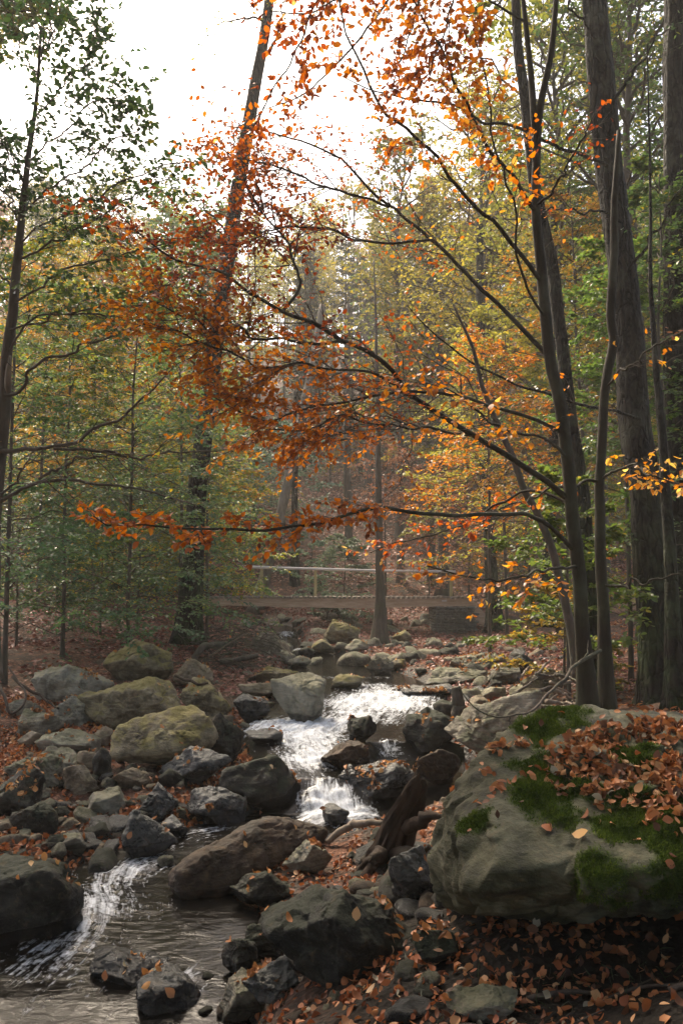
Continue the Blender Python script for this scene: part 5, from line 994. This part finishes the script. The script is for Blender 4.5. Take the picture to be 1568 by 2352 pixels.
# hillside scrub
sp = []
for i, (mat, hue, lab) in enumerate([('green', (.5, .2, .2), "green"), ('russet', (.4, .25, .2), "russet"), ('teal', (.25, .2, .2), "blue green"), ('gold', (.4, .25, .2), "amber")]):
    sp.append((spray_tree("shrub", "x", "shrub", (0, 0, 0), 3.6, 2.0, 22, .1, .14, mat, hue, 450 + i, tr=.04, tw=False, sub=3, lsub=4, keep=.8), lab))
used_ = set()
for d in (33, 37, 42, 48, 55, 63):
    half = .43 * d; x = -half
    while x < half:
        xx = x + g.normal(0, .7); dd = d + g.normal(0, 1.2); u = xx / dd * F + CX
        if not (d < 45 and 620 < u < 1010) and g.random() < .8:
            k = g.choice(4, p=[.34, .28, .18, .20]); t, lab = sp[k]; zone = "left of the bridge" if u < 640 else ("behind the bridge" if u < 1050 else "right of the bridge")
            l_ = f"{lab} shrub in the thicket on the slope {zone}"; gl = l_.replace("shrub in", "shrubs in"); sc = g.uniform(.7, 1.25); loc = (xx, dd, float(H(xx, dd)) - .05)
            if k not in used_: used_.add(k); t.location = loc; t.scale = (sc,) * 3; t["label"] = l_; t["group"] = gl
            else: copy_thing(t, loc, g.uniform(0, 6.28), sc, l_, gl)
        x += g.uniform(2.0, 3.8)
# dark firs above the stream
def fir(seed):
    g = rg(seed); t = thing("fir_tree", "slim dark fir trunk in the shaded stand above the stream", "tree", (0, 0, 0), "dark firs above the stream")
    P = np.stack([np.zeros(16), np.zeros(16), np.linspace(-.1, 13, 16)], -1); trunk_mesh("trunk", P, np.linspace(.14, .03, 16), 'bark_dark', t, np.zeros(3), 8)
    n = 70; f = np.linspace(.16, .98, n); X, T = at_t(P[None], f[None]); X = X[0]; az = np.arange(n) * 2.4; ln = 1.5 * (1.05 - f) + .25; ln = np.where(f < .4, ln * .9, ln)
    s = np.linspace(0, 1, 5); D = np.stack([np.cos(az), np.sin(az), 0 * az - .15], -1); LB = X[:, None] + D[:, None] * (ln[:, None] * s)[..., None]; LB[..., 2] += .2 * ln[:, None] * s ** 2
    a = Acc(); V, fs = tubes(LB, np.full((n, 5), .012), 3, False); a.add(V, fs); a.build("limbs", M['bark_dark'], t)
    dens = np.where(f < .38, 0.25, 1.0); X2, D2 = leaf_pts(LB, 50, .1, 1.0, g, 1.0); k = g.random(len(X2)) < np.repeat(dens, 50); X2, D2 = X2[k], D2[k]
    V, fs, h = leaves(X2, D2, nrm(np.stack([g.normal(0, .4, len(X2)), g.normal(0, .4, len(X2)), np.ones(len(X2))], -1)), g.uniform(.15, .32, len(X2)), g.random(len(X2)), wd=.3); mk("crown", V, fs, M['needle'], t, {"hue": h}, False); return t
ft = fir(9); first = True
for i in range(34):
    u = g.uniform(640, 1080); d = g.uniform(47, 66); x = (u - CX) / F * d; loc = (x, d, float(H(x, d)) - .1)
    if first: ft.location = loc; first = False
    else: copy_thing(ft, loc, g.uniform(0, 6), g.uniform(.8, 1.1))
print("LEAVES", NLEAF, "far trees", nfar)

# ------------------------------------------------------------------ stump, fallen wood, brushwood
def wood(name, label, cat, pts, r, mat, k=10, rough=.12, n=40, seed=1, group=None, subs=()):
    p = px_path(pts, n, .015, seed); t = thing(name, label, cat, p[0], group); V, fs = tubes(p, np.interp(np.linspace(0, 1, n), np.linspace(0, 1, len(r)), r), k)
    C = np.repeat(p, k, 0); V = C + (V - C) * (1 + rough * fbm(np.concatenate([(V - C) * 30, 0 * C[:, :0]], 1) + C * 3, seed, 4))[:, None]
    mk("stem", V - p[0], fs, M[mat], t)
    for i, (q, r0) in enumerate(subs):
        b = px_path(q, 16, .01, seed + i); V, fs = tubes(b, np.linspace(r0, r0 * .35, 16), 6); mk("side_branch", V - p[0], fs, M[mat], t)
    return t
# rotten stump
sb = P3(905, 1985, 6.7); st_ = thing("stump", "dark rotten stump leaning right beside the plunge pool", "stump", sb); g = rg(91)
P = px_path([(868, 2010, 6.75), (896, 1945, 6.7), (926, 1875, 6.66), (950, 1825, 6.62), (966, 1800, 6.6)], 40); s = np.linspace(0, 1, 40)
V, fs = tubes(P, np.interp(s, [0, .25, .6, .85, 1], [.17, .12, .10, .085, .05]), 72); C = np.repeat(P, 72, 0); u = nrm(V - C); a_ = np.arctan2(u[:, 1], u[:, 0]); sr = np.repeat(s, 72)
ca, sa = np.cos(a_), np.sin(a_); rad_ = np.linalg.norm(V - C, axis=1)
V = C + u * (rad_ * (1 + .20 * fbm(np.stack([ca * 2, sa * 2, sr * 3], -1), 7, 4) + .22 * fbm(np.stack([ca * 7, sa * 7, sr * 1.3], -1), 8, 4) + .07 * vnoise(np.stack([ca * 18, sa * 18, sr * 2.5], -1), 9)))[:, None]
V[:, 2] += sstep(sr, .5, 1.0) * (.16 * fbm(np.stack([ca * 3.2, sa * 3.2, 0 * sr], -1), 3, 4) - .05 * (1 + ca))
mk("stump_wood", V - sb, fs, M['rotten'], st_)
for i, q in enumerate([[(930, 1900, 6.6), (965, 1880, 6.45), (1000, 1872, 6.35), (1022, 1880, 6.3)], [(910, 1960, 6.6), (950, 1965, 6.4), (985, 1945, 6.3)], [(880, 1960, 6.6), (850, 1990, 6.5), (835, 2040, 6.4)]]):
    b = px_path(q, 18, .02, 60 + i); V, fs = tubes(b, np.linspace(.07, .02, 18), 10); C = np.repeat(b, 10, 0); V = C + (V - C) * (1 + .4 * fbm(V * 14, i, 3))[:, None]; mk("root", V - sb, fs, M['rotten'], st_)
wood("fallen_branch", "long thin bare branch propped over the big grey green boulder", "branch", [(1378, 1494, 6.9), (1325, 1525, 6.7), (1295, 1560, 6.5), (1250, 1600, 6.3), (1213, 1634, 6.1), (1170, 1645, 6), (1130, 1643, 5.95), (1090, 1625, 5.95), (1060, 1590, 6), (1048, 1560, 6.05)], [.014, .012, .010, .008, .006, .003], 'bark_grey', 8, .15, 60, 3, None, [([(1170, 1645, 6), (1168, 1665, 6), (1166, 1690, 5.98)], .006), ([(1325, 1525, 6.7), (1345, 1500, 6.8), (1350, 1470, 6.9)], .008)])
wood("dead_stub", "short upright rotten log stub left of the grey green boulder", "log", [(1052, 1655, 11.2), (1050, 1615, 11.2), (1046, 1578, 11.2)], [.09, .075, .06], 'bark_grey', 12, .3, 20, 4)
wood("fallen_log", "grey log lying across the right bank slabs", "log", [(1000, 1572, 14.6), (1060, 1566, 14.6), (1120, 1560, 14.6), (1175, 1552, 14.6)], [.05, .06, .06, .05], 'bark_grey', 12, .2, 30, 5)
wood("driftwood", "pale twisted stick caught between the plunge pool and the stump", "stick", [(752, 1935, 7.5), (785, 1905, 7.5), (810, 1895, 7.5), (845, 1888, 7.4), (880, 1890, 7.3)], [.02, .028, .03, .026, .02], 'bark_pale', 9, .25, 30, 6)
wood("fallen_stick", "orange brown stick lying below the rounded brown boulder", "stick", [(402, 1552, 11.5), (430, 1562, 11.4), (455, 1572, 11.3), (478, 1568, 11.3)], [.02, .022, .02, .012], 'rotten', 7, .2, 20, 8)
wood("fallen_log", "thick branch end poking from the brushwood toward the leaning trunk", "log", [(440, 1520, 16), (462, 1490, 16.2), (480, 1482, 16.4), (540, 1478, 17)], [.06, .07, .06, .04], 'bark_grey', 10, .2, 24, 9)
wood("fallen_log", "slim log lying level in front of the brushwood pile", "log", [(505, 1520, 15.5), (545, 1515, 15.6), (592, 1505, 15.8)], [.05, .05, .04], 'bark_grey', 10, .15, 20, 10)
wood("arching_bramble", "pale bare bramble arching from the brushwood down to the pool", "twig", [(480, 1508, 16), (540, 1470, 15.9), (590, 1450, 15.8), (625, 1452, 15.7), (650, 1480, 15.6), (672, 1510, 15.5), (668, 1530, 15.5)], [.016, .012, .01, .009, .007, .005], 'bark_pale', 6, .1, 50, 12)
wood("fallen_branch", "forked bare branch leaning on the rocks at the left picture edge", "branch", [(-10, 1555, 10.6), (10, 1600, 10.4), (28, 1640, 10.3), (60, 1600, 10.5), (20, 1530, 10.8)], [.02, .02, .015, .012, .01], 'twig', 7, .1, 30, 13)
wood("fallen_stick", "reddish stick slanting down to the lichened boulder", "stick", [(30, 1555, 11.6), (60, 1580, 11.4), (100, 1605, 11.2), (135, 1628, 11)], [.025, .022, .018, .012], 'rotten', 7, .15, 20, 14)
g = rg(92)
for i in range(26):                          # sticks of the root tangle under the right trunks
    u = g.uniform(1180, 1330); y0 = g.uniform(1545, 1625); d = g.uniform(8.2, 10.5); an = g.uniform(-.6, .9); l = g.uniform(25, 80)
    t = wood("fallen_stick", "bare stick in the tangle of wood under the right trunks", "stick", [(u, y0, d), (u + l * .5 * math.cos(an), y0 - l * .5 * math.sin(an) + g.normal(0, 5), d + .1), (u + l * math.cos(an), y0 - l * math.sin(an), d + g.normal(0, .3))], [g.uniform(.010, .03), .012, .006], 'bark_grey' if i % 3 else 'bark_pale', 7, .15, 14, 200 + i, "sticks tangled under the right trunks")
bp = thing("brushwood", "heap of thin dead twigs on the bank left of the upper pool", "brushwood", G3(530, 1500)); off = np.array(bp.location); ps = []
for i in range(230):
    u = g.normal(535, 45); y0 = g.uniform(1440, 1545); d = 16.6 + (1500 - y0) * .02 + g.normal(0, .5); c_ = P3(u, y0, d); an = g.uniform(0, 6.28); l = g.uniform(.3, 1.0); dv = np.array([math.cos(an) * l, math.sin(an) * l * .6, g.normal(.05, .22) * l]); s = np.linspace(-.5, .5, 6)
    ps.append(c_ + dv * s[:, None] + np.array([0, 0, 1]) * (.25 - s[:, None] ** 2) * g.uniform(-.1, .5) * l)
V_, f_ = tubes(np.array(ps), np.linspace(1, .4, 6)[None] * g.uniform(.004, .012, (len(ps), 1)), 4); mk("twigs", V_ - off, f_, M['bark_grey'], bp)

# ------------------------------------------------------------------ loose stones
protoS = {}
for mat in ('r_grey', 'r_tan', 'r_dark', 'r_wet', 'r_brown'):
    for j in range(4):
        gq = rg(700 + j); V, Fc = rock_geo(710 + j + len(mat), (1, gq.uniform(.6, .9), gq.uniform(.35, .65)), 3, 12, 20, .08, .05); protoS[mat, j] = (V, Fc, None)
g = rg(93); cells = {}
def stones(n, zone, label, group, mats, smin, smax):
    k = 0; tries = 0
    while k < n and tries < n * 40:
        tries += 1; u = g.uniform(zone[0], zone[2]); v = g.uniform(zone[1], zone[3]); p = G3(u, v)
        if lookup(GD, p[0], p[1]) < .02 and g.random() < .8: continue
        sz = g.uniform(smin, smax) * (1 if g.random() < .8 else 1.5)
        if any(np.hypot(p[0] - c[0], p[1] - c[1]) < r * .55 for c, r in ROCKS): continue
        m = mats[int(g.integers(len(mats)))]; j = int(g.integers(4)); V, Fc, me = protoS[m, j]
        if me is None:
            o = mk("stone", V, [Fc], M[m]); protoS[m, j] = (V, Fc, o)
        else:
            o = me.copy(); COL.objects.link(o)
        o.location = (p[0], p[1], p[2] + sz * .1); o.rotation_euler = (g.normal(0, .25), g.normal(0, .25), g.uniform(0, 6.28)); o.scale = (sz, sz, sz); tag(o, label, "stone", group); k += 1
stones(95, (0, 1690, 420, 1990), "small loose stone among brown leaves on the left gravel bank", "loose stones on the left gravel bank", ('r_grey', 'r_dark', 'r_tan', 'r_wet'), .045, .13)
stones(28, (420, 1530, 640, 1680), "small stone in the leafy gap left of the pale midstream boulder", "stones left of the midstream boulder", ('r_grey', 'r_tan', 'r_dark'), .06, .15)
stones(75, (800, 1470, 1330, 1640), "loose stone on the stony right bank below the bridge", "loose stones on the right bank", ('r_grey', 'r_dark', 'r_tan', 'r_wet'), .08, .22)
stones(60, (560, 1415, 1000, 1530), "stone in the steep rocky stream bed under the footbridge", "stones under the footbridge", ('r_grey', 'r_dark', 'r_grey'), .12, .34)
stones(40, (470, 2120, 680, 2352), "dark pebble at the edge of the near pool", "pebbles at the near pool edge", ('r_dark', 'r_wet', 'r_brown'), .02, .06)
stones(34, (820, 1920, 1040, 2120), "dark damp stone among leaves by the stump", "damp stones by the stump", ('r_dark', 'r_wet', 'r_brown'), .05, .14)
stones(26, (560, 1930, 1010, 2340), "small dark stone on the shaded near bank", "stones on the shaded near bank", ('r_dark', 'r_wet', 'r_grey'), .03, .09)

# ------------------------------------------------------------------ fallen leaves on the ground
def litter(n, zone, smin, smax, mat, label, seed, full=True, dens=.0, lift=.02, nearwater=.04):
    g = rg(seed); u = g.uniform(zone[0], zone[2], n); v = g.uniform(zone[1], zone[3], n); X = []
    # sample by area on the ground, using the seen part of it
    for a, b in zip(u, v):
        X.append((a, b))
    return X
def ground_leaves(n, box_, smin, smax, mat, name, label, seed, full, thr=0.0, sc=1.2, wet=.05, lift=.02):
    g = rg(seed); x = g.uniform(box_[0], box_[2], n); y = g.uniform(box_[1], box_[3], n); dist = lookup(GD, x, y)
    k = (dist > wet + .1 * g.random(n)) & (np.abs(x) < y * .45 + .6) & (fbm(np.stack([x, y, 0 * x], -1) * sc, seed, 3) + g.normal(0, .25, n) > thr); x, y = x[k], y[k]; e = .06
    X = np.stack([x, y, H(x, y)], -1); Nn = nrm(np.stack([-(H(x + e, y) - H(x - e, y)) / (2 * e), -(H(x, y + e) - H(x, y - e)) / (2 * e), np.ones(len(x))], -1))
    V, fs, h = litter_geo(X, Nn, g, smin, smax, lift, full); o = mk(name, V, fs, M[mat], None, {"hue": h}, full); tag(o, label, None, None, "stuff"); return o
ground_leaves(7500, (-.9, .72, 3.0, 7.2), .028, .060, 'litter', "fallen_leaves", "brown beech leaves carpeting the shaded near bank", 81, True, -.15)
ground_leaves(7000, (.0, 1.5, 4.5, 8.0), .035, .068, 'litter', "fallen_leaves", "brown leaves banked up around the stump and the foot of the giant boulder", 88, True, -.7)
ground_leaves(19000, (-5.0, 6.2, -.3, 12.5), .05, .08, 'litter', "fallen_leaves", "orange leaves between the stones of the left bank", 82, True, -.25)
ground_leaves(16000, (.3, 7.5, 8.5, 22), .05, .09, 'litter', "fallen_leaves", "leaves scattered over the right bank", 83, False, -.1)
ground_leaves(42000, (-14, 12, 5, 32), .07, .12, 'litter_far', "fallen_leaves", "leaves covering the left slope and the ground near the bridge", 84, False, -.35, .7, .1, .03)
ground_leaves(42000, (-14, 30, 16, 52), .10, .19, 'litter_far', "fallen_leaves", "leaves covering the far slope behind the bridge", 85, False, -.4, .5, .1, .04)
# leaves caught on rocks
g = rg(86); LX = []; LN = []
deps = bpy.context.evaluated_depsgraph_get()
for o in list(bpy.data.objects):
    if o.type == 'MESH' and o.name.split('.')[0] in ("boulder", "rock") and o is not giant and len(o.data.vertices) > 600:
        me = o.data; nv = len(me.vertices); co = np.zeros(nv * 3, np.float32); me.vertices.foreach_get("co", co); co = co.reshape(-1, 3); no = np.zeros(nv * 3, np.float32); me.vertex_normals.foreach_get("vector", no); no = no.reshape(-1, 3)
        L0 = np.array(o.location); wv = (no[:, 2] > .62) * sstep(fbm((co + L0) * 3.0, 15, 3), .05, .5); sz = float(np.ptp(co[:, 0]))
        lab = o["label"]; amt = 2.2 if "lea" in lab else .35
        if o is LONGB: amt = .08
        if lab.startswith(("smooth rounded", "big pale", "long brown", "pale pyramid")): amt = .06
        n = int(min(130, amt * 26 * sz * sz / max(.3, sz * .5)))
        if wv.sum() < 1e-3 or n == 0: continue
        i = g.choice(nv, n, p=wv / wv.sum()); LX.append(co[i] + L0); LN.append(no[i])
LX = np.concatenate(LX); LN = nrm(np.concatenate(LN)); V_, f_, h_ = litter_geo(LX, LN, g, .045, .075, .008)
o = mk("fallen_leaves", V_, f_, M['litter'], None, {"hue": h_}, True); tag(o, "leaves caught on the stream boulders", None, None, "stuff")

g = rg(95); n_ = 900; n_ = 160; x = np.concatenate([g.normal(.95, .35, 90), g.uniform(.5, 2.4, 70)]); y = np.concatenate([g.normal(3.8, .12, 90), g.uniform(3.5, 4.1, 70)]); X = np.stack([x, y, H(x, y) - .01], -1)
V_, f_, h_ = leaves(X, nrm(np.stack([g.normal(0, .5, n_), g.normal(-.3, .4, n_), g.uniform(.1, .9, n_)], -1)), nrm(g.normal(0, 1, (n_, 3))), g.uniform(.04, .11, n_), g.random(n_), True, g.uniform(.6, 2.2, n_), g, .06)
o = mk("grass", V_, f_, M['grass'], None, {"hue": h_}); tag(o, "thin grass blades on the shaded bank under the giant boulder", None, None, "stuff")
for i in range(9):
    x0 = g.uniform(.3, 1.9); y0 = g.uniform(3.45, 4.0); an = g.uniform(-.5, .5); l = g.uniform(.25, .6); q = [np.array([x0 + l * k * math.cos(an), y0 + l * k * math.sin(an), 0]) for k in (0, .35, .7, 1)]; q = np.array([[a, b, float(H(a, b)) + .012 + .02 * (k % 2)] for k, (a, b, _) in enumerate(q)])
    p_ = smooth_path(q, 16); t = thing("root", "bare root snaking over the dark near bank", "root", p_[0], "roots on the near bank"); V_, f_ = tubes(p_, np.linspace(g.uniform(.008, .016), .003, 16), 7); mk("stem", V_ - p_[0], f_, M['twig'], t)

# single leaves one would notice
def stick_leaf(px_, py_, label, size, hue, seed):
    r = ray(px_, py_); rn = r / np.linalg.norm(r); E = np.array([0, 0, EYE]); best = None
    for o in bpy.data.objects:
        if o.type == 'MESH' and o.name.split('.')[0] in ("boulder", "rock"):
            me = o.data; co = np.zeros(len(me.vertices) * 3, np.float32); me.vertices.foreach_get("co", co); co = co.reshape(-1, 3) + np.array(o.location); dv = co - E; t = dv @ rn; off_ = np.linalg.norm(dv - t[:, None] * rn, axis=1)
            k = off_ < .02
            if k.any():
                i = np.where(k)[0][t[k].argmin()]
                if best is None or t[i] < best[0]:
                    no = np.zeros(len(me.vertices) * 3, np.float32); me.vertex_normals.foreach_get("vector", no); best = (t[i], co[i], no.reshape(-1, 3)[i])
    if best is None: print("no rock under leaf", px_, py_); return
    g = rg(seed); n2 = nrm(best[2] * .6 + np.array([0, -.5, .6])); d = nrm(np.cross(n2, g.normal(0, 1, 3))); p = best[1] + n2 * .012
    V, fs, h = leaves((0 * p)[None] - d[None] * size / 2, d[None], n2[None], np.array([size]), np.array([hue]), True, np.array([.7]), g, .66)
    o = mk("fallen_leaf", V, fs, M['litter'], None, {"hue": h}); o.location = tuple(float(c) for c in p); tag(o, label, "leaf")
for a in [(392, 2285, "big tan beech leaf stuck to the wet stone above the tiny spill", .085, .86, 1), (335, 2262, "smaller brown leaf beside the big tan one on the wet stone", .07, .7, 2), (240, 2240, "single tan leaf plastered on the dark fin of rock in the current", .07, .82, 3), (1250, 1902, "pinkish oval leaf alone on the moss band of the giant boulder", .075, .74, 4), (1335, 1912, "ribbed orange leaf at the lower moss edge of the giant boulder", .085, .8, 5), (815, 2095, "lone pale orange leaf on top of the dark green boulder", .075, .9, 6), (300, 1925, "orange leaf resting on the shiny sloping wet rock", .07, .85, 7)]: stick_leaf(*a)

# ------------------------------------------------------------------ unseen canopy added to shade the foreground: big trunk crowns, trees behind the viewer
def crown_on(root, p, spread, z0, z1, mat, hue, seed, ls=.13, n=34):
    g = rg(seed); off = np.array(root.location); a = np.arange(n) * 2.4; zz = g.uniform(z0, z1, n); s = np.linspace(0, 1, 6)
    D = np.stack([np.cos(a), np.sin(a), g.uniform(.1, .6, n)], -1); X = np.stack([np.full(n, p[0]), np.full(n, p[1]), zz], -1)
    LB = X[:, None] + D[:, None] * (g.uniform(.5, 1, (n, 1)) * spread * s)[..., None]; T1, L1 = offshoots(LB, 8, .2, 1, spread * .45, .8, g, .6, .05); T2, L2 = offshoots(T1, 4, .2, 1, L1 * .5, .7, g, .6, .05, 4)
    ac = Acc(); V, fs = tubes(LB, np.linspace(1, .3, 6)[None] * np.full((n, 1), .05), 5, False); ac.add(V, fs); V, fs = tubes(T1, np.full((len(T1), 5), .01), 3, False); ac.add(V, fs); ac.build("limbs", M['bark_dark'], root, off)
    Xl, Dl = leaf_pts(T2, 9, 0, 1, g); m = len(Xl); hv = np.clip(hue[0] + hue[1] * g.normal(0, 1, m), 0, 1)
    V, fs, h = leaves(Xl, Dl, nrm(np.stack([g.normal(0, .5, m), g.normal(0, .5, m), np.ones(m)], -1)), ls * g.uniform(.7, 1.2, m), hv); mk("crown", V - off, fs, M[mat], root, {"hue": h}, False)
for o in list(COL.objects):
    if o.name == "furrowed_tree": crown_on(o, P3(1350, -350, 10.6), 3.0, 10.8, 17, 'ygreen', (.3, .2), 501, .13, 26)
    if o.name == "dark_tree": crown_on(o, P3(1552, -300, 12.5), 3.0, 12.8, 18, 'green', (.5, .2), 502, .13, 26)
for i, (x, y, lab) in enumerate([(3.2, -2.5, "tall beech added for shade close behind the viewer on the right bank"), (-3.4, -3.5, "tall beech added for shade behind the viewer on the stream side"), (6.6, 2.2, "tall beech added for shade beside the viewer beyond the giant boulder"), (-7.2, 3.0, "tall beech added for shade on the left bank beside the viewer"), (-8.6, 16.8, "tall tree added just outside the left picture edge to shade the stream"), (.5, -8.0, "tall beech added for shade farther down the stream behind the viewer")]):
    z = float(H(x, y)); t = thing("tall_beech", lab, "tree", (x, y, z - .1)); P = np.stack([x + .2 * np.sin(np.linspace(0, 2, 20)), np.full(20, y), np.linspace(z - .1, z + 15, 20)], -1)  # trees added out of view for the shade they cast on the foreground
    trunk_mesh("trunk", P, np.linspace(.26, .06, 20), 'bark_dark', t, np.array(t.location), 14, .08, .4, i); crown_on(t, (x, y), 4.6 if y < 10 else 3.0, z + (5.5 if y < 10 else 12.2), z + (14 if y < 10 else 16.5), 'ygreen', (.3, .25), 510 + i, .2, 60)

g = rg(97)
for i in range(34):                      # unseen wood added behind and beside the viewer to cut fill light
    a = R_(g.uniform(100, 260)) if i < 24 else R_(g.choice([-1, 1]) * g.uniform(58, 95)); r_ = g.uniform(9, 24) if i < 24 else g.uniform(11, 20)
    x, y = r_ * math.sin(a), r_ * math.cos(a); t = protos[i % 5][0]
    copy_thing(t, (x, y, float(H(x, y)) - .1 - g.uniform(1, 3)), g.uniform(0, 6.28), g.uniform(.7, 1.0), "tree of the unseen wood behind the viewer, added to cut fill light", "unseen shade trees behind the viewer")

# ------------------------------------------------------------------ autumn haze
hb = bmesh.new(); bmesh.ops.create_cube(hb, size=1.0); hm = bpy.data.meshes.new("haze"); hb.to_mesh(hm); hb.free()
ho = bpy.data.objects.new("haze", hm); COL.objects.link(ho); zlo = float(GZ.min()) - 1.0
ho.scale = (260, 300, 95 - zlo); ho.location = (0, 70, (95 + zlo) / 2); tag(ho, None, None, None, "stuff")
m, t = mat_new("pale autumn haze"); pv = N_(t, "ShaderNodeVolumePrincipled"); pv.inputs["Color"].default_value = (.97, .93, .87, 1); pv.inputs["Density"].default_value = .0012; pv.inputs["Anisotropy"].default_value = .35
o_ = N_(t, "ShaderNodeOutputMaterial"); t.links.new(pv.outputs[0], o_.inputs["Volume"]); hm.materials.append(m)
S.cycles.volume_bounces = 1
